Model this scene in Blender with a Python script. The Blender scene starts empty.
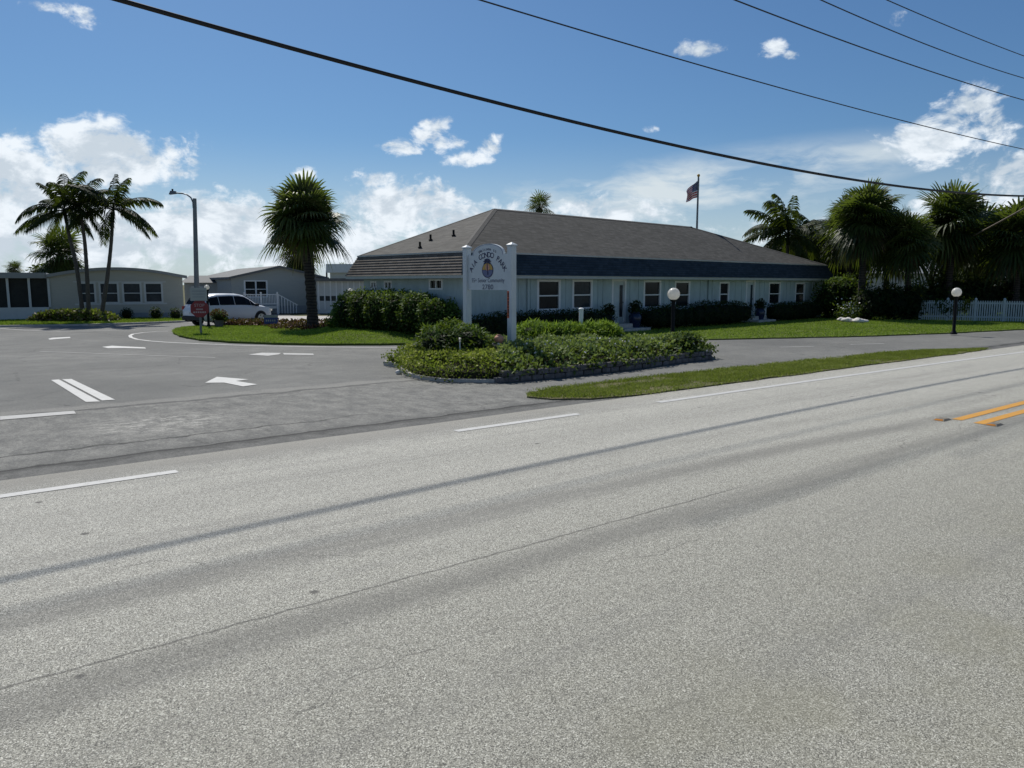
import bpy, math, random
import numpy as np
from mathutils import Vector, Matrix, noise as mnoise

random.seed(7)
rng = np.random.default_rng(11)
rad = math.radians
scene = bpy.context.scene
COL = scene.collection

# ------------------------------------------------------------------ camera model
F, H = 763.0, 2.1
PITCH = math.atan(100 / 763)
CP, SP = math.cos(PITCH), math.sin(PITCH)


def ray(x, y):
    r, u = (x - 512) / F, (384 - y) / F
    return Vector((r, CP + u * SP, -SP + u * CP))


def G(x, y, z=0.0):
    """photo pixel -> point of the horizontal plane at height z"""
    d = ray(x, y)
    t = (H - z) / -d.z
    return Vector((d.x * t, d.y * t, z))


def at(x, y, d):
    """photo pixel -> point d metres ahead"""
    v = ray(x, y)
    t = d / v.y
    return Vector((v.x * t, d, H + v.z * t))


ROAD = rad(90 - 51.7)
RC, RS = math.cos(ROAD), math.sin(ROAD)


def SN(s, n, z=0.0):
    return Vector((s * RC - n * RS, s * RS + n * RC, z))


cam = bpy.data.cameras.new('camera')
cam_o = bpy.data.objects.new('camera', cam)
COL.objects.link(cam_o)
cam.sensor_width = 36
cam.lens = 36 * F / 1024
cam.clip_end = 3000
cam_o.location = (0, 0, H)
cam_o.rotation_euler = (math.pi / 2 - PITCH, 0, 0)
scene.camera = cam_o

# ------------------------------------------------------------------ materials


class NT:
    def __init__(self, tree):
        self.t = tree
        self.n = tree.nodes
        self.l = tree.links

    def node(self, typ, **kw):
        nd = self.n.new(typ)
        for k, v in kw.items():
            setattr(nd, k, v)
        return nd

    def link(self, a, b):
        self.l.new(a, b)

    def put(self, sock, v):
        if isinstance(v, bpy.types.NodeSocket):
            self.l.new(v, sock)
        else:
            sock.default_value = v

    def math(self, op, a, b=0.0, c=None, clamp=False):
        nd = self.node('ShaderNodeMath', operation=op, use_clamp=clamp)
        self.put(nd.inputs[0], a)
        self.put(nd.inputs[1], b)
        if c is not None:
            self.put(nd.inputs[2], c)
        return nd.outputs[0]

    def vmath(self, op, a, b=(0, 0, 0)):
        nd = self.node('ShaderNodeVectorMath', operation=op)
        self.put(nd.inputs[0], a)
        self.put(nd.inputs[1], b)
        return nd.outputs['Value'] if op in ('LENGTH', 'DOT_PRODUCT', 'DISTANCE') else nd.outputs[0]

    def mix(self, fac, a, b, blend='MIX'):
        nd = self.node('ShaderNodeMix', data_type='RGBA', blend_type=blend)
        self.put(nd.inputs[0], fac)
        self.put(nd.inputs[6], a if isinstance(a, bpy.types.NodeSocket) else (*a[:3], 1))
        self.put(nd.inputs[7], b if isinstance(b, bpy.types.NodeSocket) else (*b[:3], 1))
        return nd.outputs[2]

    def noise(self, vec, scale, detail=3, rough=.55, dist=0.0):
        nd = self.node('ShaderNodeTexNoise')
        self.put(nd.inputs['Vector'], vec)
        nd.inputs['Scale'].default_value = scale
        nd.inputs['Detail'].default_value = detail
        nd.inputs['Roughness'].default_value = rough
        nd.inputs['Distortion'].default_value = dist
        return nd.outputs['Fac']

    def rng(self, v, a, b, c=0.0, d=1.0, smooth=True):
        nd = self.node('ShaderNodeMapRange', interpolation_type='SMOOTHSTEP' if smooth else 'LINEAR')
        self.put(nd.inputs[0], v)
        for i, q in enumerate((a, b, c, d)):
            self.put(nd.inputs[i + 1], q)
        return nd.outputs[0]

    def band(self, v, c, w, soft):
        d = self.math('ABSOLUTE', self.math('SUBTRACT', v, c))
        return self.rng(d, w, w + soft, 1.0, 0.0)


def new_mat(name):
    m = bpy.data.materials.new(name)
    m.use_nodes = True
    t = NT(m.node_tree)
    b = m.node_tree.nodes['Principled BSDF']
    return m, t, b


def bump(t, b, h, strength=.3, dist=.02):
    nd = t.node('ShaderNodeBump')
    nd.inputs['Strength'].default_value = strength
    nd.inputs['Distance'].default_value = dist
    t.put(nd.inputs['Height'], h)
    t.link(nd.outputs[0], b.inputs['Normal'])


def simple(name, col, rough=.6, var=.12, scale=6.0, bmp=0.0, metal=0.0, spec=.4, stretch=None):
    m, t, b = new_mat(name)
    co = t.node('ShaderNodeTexCoord').outputs['Object']
    if stretch:
        co = t.vmath('MULTIPLY', co, stretch)
    n1 = t.noise(co, scale, 4, .6)
    n2 = t.noise(co, scale * 6, 2, .5)
    f = t.math('ADD', t.math('MULTIPLY', n1, .7), t.math('MULTIPLY', n2, .3))
    f = t.rng(f, .3, .7)
    lo = [max(0, c * (1 - var)) for c in col]
    hi = [min(1, c * (1 + var)) for c in col]
    t.link(t.mix(f, lo, hi), b.inputs['Base Color'])
    b.inputs['Roughness'].default_value = rough
    b.inputs['Metallic'].default_value = metal
    b.inputs['Specular IOR Level'].default_value = spec
    if bmp:
        bump(t, b, f, bmp, .02)
    return m


def leafmat(name, dark, mid, light, trans=.25, rough=.5, spec=.3):
    m, t, b = new_mat(name)
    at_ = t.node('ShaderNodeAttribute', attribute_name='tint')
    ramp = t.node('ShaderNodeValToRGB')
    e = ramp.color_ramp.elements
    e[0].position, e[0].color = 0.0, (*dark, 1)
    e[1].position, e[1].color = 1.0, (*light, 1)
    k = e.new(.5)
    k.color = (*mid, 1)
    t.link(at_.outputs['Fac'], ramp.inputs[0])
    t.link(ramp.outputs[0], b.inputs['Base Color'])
    b.inputs['Roughness'].default_value = rough
    b.inputs['Specular IOR Level'].default_value = spec
    tr = t.node('ShaderNodeBsdfTranslucent')
    t.link(t.mix(.6, ramp.outputs[0], (.25, .35, .03), 'MIX'), tr.inputs['Color'])
    mx = t.node('ShaderNodeMixShader')
    mx.inputs[0].default_value = trans
    t.link(b.outputs[0], mx.inputs[1])
    t.link(tr.outputs[0], mx.inputs[2])
    t.link(mx.outputs[0], t.n['Material Output'].inputs[0])
    return m


def glassy(name, col=(.012, .016, .02), rough=.06):
    m = simple(name, col, max(rough, .12), .3, 1.5, spec=.12)
    return m


def highway_mat():
    m, t, b = new_mat('sun_bleached_highway_asphalt')
    co = t.node('ShaderNodeTexCoord').outputs['Object']
    sep = t.node('ShaderNodeSeparateXYZ')
    t.link(co, sep.inputs[0])
    s, n = sep.outputs[0], sep.outputs[1]
    big = t.noise(t.vmath('MULTIPLY', co, (.12, .6, 1)), 1.0, 4, .6)
    med = t.noise(co, 2.3, 4, .65)
    agg = t.noise(co, 230, 2, .75)
    agg2 = t.noise(co, 85, 3, .75)
    vor = t.node('ShaderNodeTexVoronoi')
    t.put(vor.inputs['Vector'], co)
    vor.inputs['Scale'].default_value = 185
    stone = t.node('ShaderNodeSeparateColor')
    t.link(vor.outputs['Color'], stone.inputs[0])
    st = stone.outputs[0]
    base = t.mix(big, (.305, .300, .275), (.385, .378, .348))
    base = t.mix(t.rng(med, .35, .7, 0, .35), base, (.29, .285, .26))
    # aggregate speckle
    sp = t.math('ADD', t.math('MULTIPLY', t.rng(agg, .3, .7), .5), t.math('MULTIPLY', t.rng(agg2, .3, .7), .3))
    sp = t.math('ADD', t.math('MULTIPLY', sp, .75), t.math('MULTIPLY', st, .55))
    base = t.mix(1.0, base, t.mix(t.rng(sp, .2, 1.0), (.36, .36, .36), (1.60, 1.59, 1.54)), 'MULTIPLY')
    white = t.rng(st, .88, .94)
    base = t.mix(t.math('MULTIPLY', white, .7), base, (.78, .77, .72))
    pit = t.rng(st, .05, .11, 1, 0)
    base = t.mix(t.math('MULTIPLY', pit, .7), base, (.07, .068, .062))
    # bright far lane, duller near lane
    base = t.mix(1.0, base, t.mix(t.rng(n, 2.0, 8.2), (.95, .95, .90), (1.22, 1.22, 1.20)), 'MULTIPLY')
    old = t.math('MULTIPLY', t.rng(t.math('ADD', n, t.math('MULTIPLY', t.math('SUBTRACT', med, .5), .7)), 8.45, 9.5), t.rng(s, 8.0, 11.5, .55, .08))
    base = t.mix(old, base, (.15, .148, .14))
    # overhead cable shadows painted in as drifting dark bands, plus wheel tracks
    wob = t.math('MULTIPLY', t.math('SUBTRACT', t.noise(t.vmath('MULTIPLY', co, (.25, 0, 0)), 1.0, 2), .5), .25)
    shift = t.rng(s, 4.5, 19.0, 0.0, .75)
    nn = t.math('ADD', t.math('ADD', n, shift), wob)
    tr = t.math('MAXIMUM', t.math('MULTIPLY', t.band(nn, 6.63, .02, .30), .30), t.math('MULTIPLY', t.band(nn, 5.52, .03, .30), .95))
    n3 = t.math('ADD', n, wob)
    tr = t.math('MAXIMUM', tr, t.math('MULTIPLY', t.band(n3, 4.33, .05, .28), .9))
    tr = t.math('MAXIMUM', tr, t.math('MULTIPLY', t.band(n3, 7.75, .1, .7), .28))
    tr = t.math('MAXIMUM', tr, t.math('MULTIPLY', t.band(n3, 2.0, .1, .9), .18))
    tr = t.math('MULTIPLY', tr, t.rng(t.noise(t.vmath('MULTIPLY', co, (.3, 3, 1)), 1.5, 3), .2, .6, .45, 1.0))
    tr = t.math('MULTIPLY', tr, t.rng(agg2, .25, .6, .55, 1.0))
    base = t.mix(t.math('MULTIPLY', tr, .55), base, (.11, .109, .102))
    lane = t.math('MULTIPLY', t.rng(t.noise(t.vmath('MULTIPLY', co, (.10, 1.6, 1)), 1.6, 4, .7), .5, .68), .22)
    base = t.mix(lane, base, (.17, .168, .158))
    # edge toward the verge: sandy and pale
    base = t.mix(t.rng(n, 9.0, 9.7, 0, .35), base, (.36, .34, .29))
    # long joint and fine cracks
    jit = t.math('MULTIPLY', t.math('SUBTRACT', t.noise(co, 6, 3), .5), .05)
    joint = t.band(t.math('ADD', n, jit), 4.6, .006, .012)
    joint = t.math('MULTIPLY', joint, t.rng(s, 6.2, 7.2, .65, 0))
    jit2 = t.math('MULTIPLY', t.math('SUBTRACT', t.noise(co, 1.2, 4), .5), .9)
    cr = t.band(t.math('ADD', t.math('ADD', n, t.math('MULTIPLY', s, -.11)), jit2), 3.35, .003, .012)
    cr = t.math('MULTIPLY', cr, t.rng(t.noise(co, .8, 2), .48, .58))
    cr2 = t.band(t.math('ADD', t.math('ADD', n, t.math('MULTIPLY', s, .5)), jit2), 6.6, .002, .01)
    cr2 = t.math('MULTIPLY', cr2, t.rng(t.noise(co, .7, 2), .5, .58))
    cr = t.math('MAXIMUM', t.math('MAXIMUM', joint, t.math('MULTIPLY', cr, .5)), t.math('MULTIPLY', cr2, .5))
    base = t.mix(t.math('MULTIPLY', cr, .8), base, (.05, .048, .045))
    # oil drips and gum spots
    v2 = t.node('ShaderNodeTexVoronoi')
    t.put(v2.inputs['Vector'], co)
    v2.inputs['Scale'].default_value = 1.3
    spot = t.math('MULTIPLY', t.rng(v2.outputs['Distance'], .03, .06, 1, 0), .75)
    base = t.mix(spot, base, (.07, .068, .065))
    # yellowish stains at the near side
    base = t.mix(t.math('MULTIPLY', t.math('MULTIPLY', t.rng(t.noise(co, .7, 4, .6), .42, .66), t.rng(n, 1.2, 3.4, 1, 0)), .38), base, (.24, .23, .15))
    t.link(base, b.inputs['Base Color'])
    b.inputs['Roughness'].default_value = .82
    b.inputs['Specular IOR Level'].default_value = .25
    hh = t.math('ADD', t.math('MULTIPLY', sp, .8), t.math('MULTIPLY', cr, -1.5))
    bump(t, b, hh, .55, .006)
    return m


def drive_mat():
    m, t, b = new_mat('worn_grey_drive_asphalt')
    co = t.node('ShaderNodeTexCoord').outputs['Object']
    sep = t.node('ShaderNodeSeparateXYZ')
    t.link(co, sep.inputs[0])
    s, n = sep.outputs[0], sep.outputs[1]
    big = t.noise(co, .22, 4, .6)
    med = t.noise(co, 1.6, 5, .7)
    agg = t.math('ADD', t.math('MULTIPLY', t.noise(co, 110, 2, .7), .55), t.math('MULTIPLY', t.noise(co, 28, 3, .75), .45))
    base = t.mix(t.rng(big, .3, .7), (.120, .122, .118), (.190, .190, .180))
    base = t.mix(t.rng(med, .35, .72, 0, .6), base, (.105, .107, .105))
    # rough older apron next to the highway
    wn = t.math('ADD', n, t.math('MULTIPLY', t.math('SUBTRACT', t.noise(co, 1.1, 3), .5), .6))
    apron = t.math('MULTIPLY', t.rng(wn, 14.3, 14.7, 1, 0), t.rng(s, 9, 11.5, 1, .35))
    patch = t.mix(t.rng(t.noise(t.vmath('MULTIPLY', co, (1.5, .8, 1)), 2.2, 8, .85), .34, .66), (.108, .109, .106), (.225, .223, .208))
    base = t.mix(apron, base, patch)
    lip = t.band(wn, 14.75, .10, .25)
    base = t.mix(t.math('MULTIPLY', lip, t.rng(s, 8, 13, .6, 0)), base, (.24, .235, .22))
    dark = t.band(t.math('ADD', wn, 0), 14.45, .03, .10)
    base = t.mix(t.math('MULTIPLY', dark, t.rng(s, 9, 12, .7, 0)), base, (.06, .06, .06))
    dk = t.band(n, 9.95, .25, .45)
    base = t.mix(t.math('MULTIPLY', dk, .55), base, (.085, .085, .084))
    # cracks
    j = t.math('MULTIPLY', t.math('SUBTRACT', t.noise(co, 1.5, 4), .5), .35)
    c1 = t.band(t.math('ADD', n, j), 10.22, .028, .035)
    c1 = t.math('MAXIMUM', c1, t.math('MULTIPLY', t.band(t.math('ADD', n, t.math('MULTIPLY', j, 2.2)), 10.12, .0, .16), .55))
    c2 = t.math('MULTIPLY', t.band(t.math('ADD', n, t.math('MULTIPLY', j, 1.4)), 11.05, .016, .03), t.rng(s, 4, 7, .9, 0))
    v = t.node('ShaderNodeTexVoronoi', feature='DISTANCE_TO_EDGE')
    t.put(v.inputs['Vector'], t.vmath('ADD', co, (3, 7, 0)))
    v.inputs['Scale'].default_value = .33
    vd = t.math('ADD', v.outputs['Distance'], t.math('MULTIPLY', t.math('SUBTRACT', t.noise(co, 3, 4), .5), .12))
    c3 = t.math('MULTIPLY', t.band(vd, 0.0, .002, .006), t.rng(t.noise(co, .4, 2), .45, .55, 0, .45))
    c = t.math('MAXIMUM', t.math('MAXIMUM', c1, c2), c3)
    base = t.mix(t.math('MULTIPLY', c, .85), base, (.022, .022, .022))
    # pale scuffs, tyre sweeps
    sc = t.rng(t.noise(t.vmath('MULTIPLY', co, (.9, 1.4, 1)), 1.6, 7, .8), .60, .72, 0, .55)
    base = t.mix(t.math('MULTIPLY', sc, t.rng(n, 9.5, 13.5, 1, .25)), base, (.33, .325, .31))
    dv = t.vmath('LENGTH', t.vmath('MULTIPLY', t.vmath('SUBTRACT', co, (2.9, 12.3, 0)), (.8, 1.0, 0)))
    scr = t.math('MULTIPLY', t.rng(dv, .2, 1.3, 1, 0), t.rng(t.noise(t.vmath('MULTIPLY', co, (1, 2.2, 1)), 3.5, 6, .85), .46, .6, 0, .8))
    base = t.mix(scr, base, (.42, .41, .38))
    base = t.mix(1.0, base, t.mix(t.rng(agg, .25, .75), (.38, .38, .38), (1.64, 1.64, 1.60)), 'MULTIPLY')
    t.link(base, b.inputs['Base Color'])
    b.inputs['Roughness'].default_value = .85
    b.inputs['Specular IOR Level'].default_value = .22
    bump(t, b, t.math('SUBTRACT', agg, t.math('MULTIPLY', c, 1.5)), .4, .006)
    return m


def paint_mat(name, col, wear=.35):
    m, t, b = new_mat(name)
    co = t.node('ShaderNodeTexCoord').outputs['Object']
    f = t.rng(t.math('ADD', t.math('MULTIPLY', t.noise(co, 9, 5, .7), .7), t.math('MULTIPLY', t.noise(co, 60, 2), .3)), .5, .68, 0, wear)
    c = t.mix(t.noise(co, 3, 3), [q * .82 for q in col], col)
    t.link(t.mix(f, c, (.2, .195, .185)), b.inputs['Base Color'])
    b.inputs['Roughness'].default_value = .7
    return m


def shingle_mat(name, ca, cb, sx, sz, rough=.85):
    m, t, b = new_mat(name)
    co = t.node('ShaderNodeTexCoord').outputs['Object']
    sep = t.node('ShaderNodeSeparateXYZ')
    t.link(co, sep.inputs[0])
    comb = t.node('ShaderNodeCombineXYZ')
    t.link(t.math('ADD', sep.outputs[0], sep.outputs[1]), comb.inputs[0])
    t.link(sep.outputs[2], comb.inputs[1])
    br = t.node('ShaderNodeTexBrick')
    t.link(comb.outputs[0], br.inputs['Vector'])
    br.inputs['Color1'].default_value = (*ca, 1)
    br.inputs['Color2'].default_value = (*cb, 1)
    br.inputs['Mortar'].default_value = (*[q * .45 for q in ca], 1)
    br.inputs['Scale'].default_value = 1
    br.inputs['Mortar Size'].default_value = .006
    br.inputs['Brick Width'].default_value = sx
    br.inputs['Row Height'].default_value = sz
    g = t.mix(1.0, br.outputs['Color'], t.mix(t.noise(co, 3.0, 5, .7), (.6, .6, .6), (1.4, 1.4, 1.4)), 'MULTIPLY')
    g = t.mix(1.0, g, t.mix(t.noise(co, .35, 3, .6), (.8, .8, .8), (1.2, 1.2, 1.18)), 'MULTIPLY')
    t.link(g, b.inputs['Base Color'])
    b.inputs['Roughness'].default_value = rough
    b.inputs['Specular IOR Level'].default_value = .2
    bump(t, b, br.outputs['Fac'], -.3, .01)
    return m


def trunk_mat(name, ca, cb, ring=14):
    m, t, b = new_mat(name)
    co = t.node('ShaderNodeTexCoord').outputs['Object']
    w = t.node('ShaderNodeTexWave', bands_direction='Z')
    t.put(w.inputs['Vector'], co)
    w.inputs['Scale'].default_value = ring / 6
    w.inputs['Distortion'].default_value = 4
    w.inputs['Detail'].default_value = 3
    f = t.math('ADD', t.math('MULTIPLY', w.outputs['Fac'], .4), t.math('MULTIPLY', t.noise(co, 9, 4, .7), .6))
    t.link(t.mix(t.rng(f, .25, .8), ca, cb), b.inputs['Base Color'])
    b.inputs['Roughness'].default_value = .9
    bump(t, b, f, .6, .04)
    return m


def ground_mat(name, a, b_, c):
    m, t, b = new_mat(name)
    co = t.node('ShaderNodeTexCoord').outputs['Object']
    f = t.noise(co, .6, 5, .7)
    g = t.noise(co, 14, 4, .7)
    k = t.mix(t.rng(f, .35, .65), a, b_)
    k = t.mix(t.rng(g, .5, .75, 0, .6), k, c)
    t.link(k, b.inputs['Base Color'])
    b.inputs['Roughness'].default_value = .95
    b.inputs['Specular IOR Level'].default_value = .1
    bump(t, b, g, .6, .03)
    return m


M = {}
M['highway'] = highway_mat()
M['drive'] = drive_mat()
M['white_mark'] = paint_mat('worn_white_road_paint', (.54, .54, .52), .5)
M['white_old'] = paint_mat('faded_white_road_paint', (.42, .42, .405), .85)
M['yellow_mark'] = paint_mat('worn_yellow_road_paint', (.62, .30, .035), .35)
M['soil'] = ground_mat('lawn_soil', (.07, .10, .02), (.10, .13, .03), (.14, .13, .06))
M['dirt'] = ground_mat('dry_verge_soil', (.10, .105, .045), (.17, .15, .085), (.24, .21, .14))
M['sand'] = ground_mat('scrub_ground', (.10, .11, .05), (.16, .145, .09), (.06, .07, .03))
M['mulch'] = ground_mat('dark_mulch', (.025, .024, .016), (.04, .036, .022), (.02, .022, .012))
M['concrete'] = simple('pale_concrete', (.42, .40, .37), .85, .18, 3, .2)
M['grass'] = leafmat('lawn_grass_blades', (.10, .155, .02), (.21, .32, .042), (.34, .46, .095), .35, .7, .1)
M['verge_grass'] = leafmat('dry_verge_grass_blades', (.09, .115, .022), (.21, .245, .055), (.42, .42, .17), .35, .7, .1)
M['hedge'] = leafmat('dark_hedge_leaves', (.007, .016, .004), (.022, .05, .010), (.09, .16, .03), .25, .65, .12)
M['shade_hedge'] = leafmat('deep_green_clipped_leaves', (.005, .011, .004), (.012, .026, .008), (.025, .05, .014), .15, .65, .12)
M['bright_shrub'] = leafmat('fresh_green_shrub_leaves', (.012, .03, .004), (.06, .13, .013), (.19, .30, .045), .4, .65, .12)
M['yellow_hedge'] = leafmat('yellow_green_hedge_leaves', (.015, .03, .005), (.09, .135, .02), (.36, .38, .08), .35, .6, .12)
M['cover'] = leafmat('grey_green_ground_cover_leaves', (.012, .026, .010), (.055, .10, .032), (.26, .31, .13), .3, .65, .12)
M['palm'] = leafmat('palm_fan_leaves', (.008, .016, .005), (.036, .058, .015), (.19, .20, .085), .25, .5, .2)
M['coco'] = leafmat('palm_feather_leaves', (.004, .009, .004), (.012, .024, .009), (.04, .062, .018), .15, .6, .1)
M['tree'] = leafmat('evergreen_tree_leaves', (.006, .012, .004), (.018, .034, .010), (.05, .08, .022), .2, .65, .12)
M['dead'] = leafmat('dry_palm_leaves', (.04, .03, .018), (.09, .068, .04), (.16, .125, .075), .15, .7)
M['flower_red'] = leafmat('dark_red_flowers', (.03, .006, .006), (.16, .03, .02), (.42, .22, .18), .1)
M['flower_pale'] = leafmat('pink_cream_flowers', (.03, .05, .012), (.17, .13, .07), (.42, .36, .24), .1)
M['flower_white'] = simple('white_petals', (.75, .72, .70), .6)
M['sabal_trunk'] = trunk_mat('sabal_trunk_bark', (.014, .011, .009), (.055, .045, .036))
M['coco_trunk'] = trunk_mat('smooth_palm_trunk_bark', (.05, .045, .038), (.12, .108, .09), 30)
M['tree_trunk'] = trunk_mat('brown_tree_bark', (.02, .016, .012), (.07, .055, .04), 5)
M['wall_blue'] = simple('pale_blue_painted_wall', (.37, .46, .47), .7, .13, 1.2, .05, stretch=(1.6, 1.6, .5))
M['trim_white'] = simple('white_painted_trim', (.72, .74, .74), .55, .05, 3)
M['fascia'] = simple('grey_green_fascia_paint', (.40, .43, .42), .6, .08, 3)
M['roof'] = shingle_mat('brown_grey_roof_shingles', (.066, .064, .058), (.112, .108, .099), .33, .055)
M['ridge'] = simple('ridge_shingles', (.082, .079, .073), .9, .2, 3)
M['mansard_side'] = shingle_mat('tan_grey_mansard_tiles', (.125, .110, .095), (.175, .155, .135), .30, .1)
M['mansard_front'] = shingle_mat('shade_tinted_mansard_tiles', (.030, .046, .062), (.052, .072, .094), .30, .1)  # same tile as the side, with bluish shade put into its colour
M['flash'] = simple('roof_edge_flashing', (.48, .48, .46), .6, .1, 4)
M['glass'] = glassy('dark_window_glass')
M['glass_blue'] = glassy('bluish_window_glass', (.03, .042, .05), .1)
M['screen'] = simple('dark_insect_screen', (.022, .024, .022), .8, .3, 2)
M['sign_white'] = simple('white_painted_sign_board', (.56, .60, .62), .45, .05, 3)
M['navy'] = simple('navy_sign_paint', (.012, .018, .075), .5, .1, 4)
M['gold'] = simple('golden_sign_paint', (.50, .31, .06), .5, .1, 4)
M['grey_blue'] = simple('grey_blue_sign_paint', (.12, .14, .26), .5, .1, 4)
M['orange_red'] = simple('orange_red_decal', (.62, .13, .05), .5, .1, 4)
M['black'] = simple('black_metal_paint', (.008, .009, .010), .6, .2, 5, spec=.15)
M['cable'] = simple('black_cable_sheath', (.010, .010, .011), .6, .2, 5)
M['wire'] = simple('weathered_wire', (.035, .035, .037), .55, .2, 5, metal=.3)
M['wire_pale'] = simple('sun_faded_cable', (.16, .13, .10), .7, .2, 5)
def globe_mat():
    m, t, b = new_mat('white_acrylic_globe')
    b.inputs['Base Color'].default_value = (.85, .84, .80, 1)
    b.inputs['Roughness'].default_value = .3
    tr = t.node('ShaderNodeBsdfTranslucent')
    co = t.node('ShaderNodeTexCoord').outputs['Object']
    t.link(t.mix(t.noise(co, 4, 3), (.88, .86, .80), (.95, .93, .88)), tr.inputs['Color'])
    mx = t.node('ShaderNodeMixShader')
    mx.inputs[0].default_value = .55
    t.link(b.outputs[0], mx.inputs[1])
    t.link(tr.outputs[0], mx.inputs[2])
    t.link(mx.outputs[0], t.n['Material Output'].inputs[0])
    return m


M['galv'] = simple('galvanised_pole_metal', (.16, .18, .19), .5, .15, 3, metal=.4)
M['globe'] = globe_mat()
M['fence'] = simple('white_vinyl_fence', (.40, .48, .49), .5, .06, 4)
M['mh_beige'] = simple('grey_beige_siding', (.42, .42, .37), .7, .06, 1.5, stretch=(1, 1, 12))
M['mh_grey'] = simple('soft_grey_siding', (.37, .39, .37), .7, .06, 1.5, stretch=(1, 1, 12))
M['mh_white'] = simple('off_white_panel', (.55, .57, .56), .65, .06, 2)
M['mh_roof'] = simple('pale_metal_roof', (.27, .28, .275), .5, .08, 2)
M['mh_roof2'] = simple('grey_shingle_roof', (.13, .135, .135), .8, .12, 3)
M['skirt'] = simple('grey_skirting', (.27, .29, .30), .8, .1, 4)
M['car_white'] = simple('silver_white_car_paint', (.70, .71, .73), .28, .02, 2, spec=.6)
M['car_glass'] = glassy('tinted_car_glass', (.006, .007, .009), .08)
M['rubber'] = simple('tyre_rubber', (.015, .015, .016), .85, .2, 9)
M['rim'] = simple('alloy_rim', (.45, .46, .48), .35, .1, 4, metal=.8)
M['car_red'] = simple('red_tail_lens', (.35, .015, .012), .2, .1, 4)
M['plastic'] = simple('black_trim_plastic', (.02, .02, .021), .6, .2, 4)
M['sign_red'] = simple('red_sign_face', (.20, .018, .022), .45, .1, 4)
M['sign_letter'] = simple('faded_sign_lettering', (.40, .34, .34), .6, .1, 4)
M['terracotta'] = simple('terracotta', (.60, .30, .20), .75, .15, 8, .1)
M['blue_glaze'] = simple('dark_blue_glazed_pot', (.012, .022, .06), .25, .2, 4)
M['yard_blue'] = simple('blue_yard_sign', (.02, .045, .20), .5, .2, 5)
M['stone'] = simple('purple_grey_wall_stone', (.13, .122, .125), .9, .4, 5, .5)
M['rock'] = simple('white_coral_rock', (.65, .63, .60), .9, .15, 6, .5)
M['amber'] = simple('amber_reflector_lens', (.45, .18, .02), .2, .1, 5)
M['stud'] = simple('ceramic_road_stud', (.20, .17, .12), .5, .2, 8)
M['flag_red'] = simple('flag_red_cloth', (.50, .025, .03), .8, .08, 6)
M['flag_white'] = simple('flag_white_cloth', (.75, .75, .75), .8, .05, 6)
M['flag_blue'] = simple('flag_blue_cloth', (.02, .03, .13), .8, .08, 6)
M['door'] = simple('pale_blue_door_paint', (.47, .54, .55), .6, .05, 3)

# ------------------------------------------------------------------ mesh builder


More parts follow.
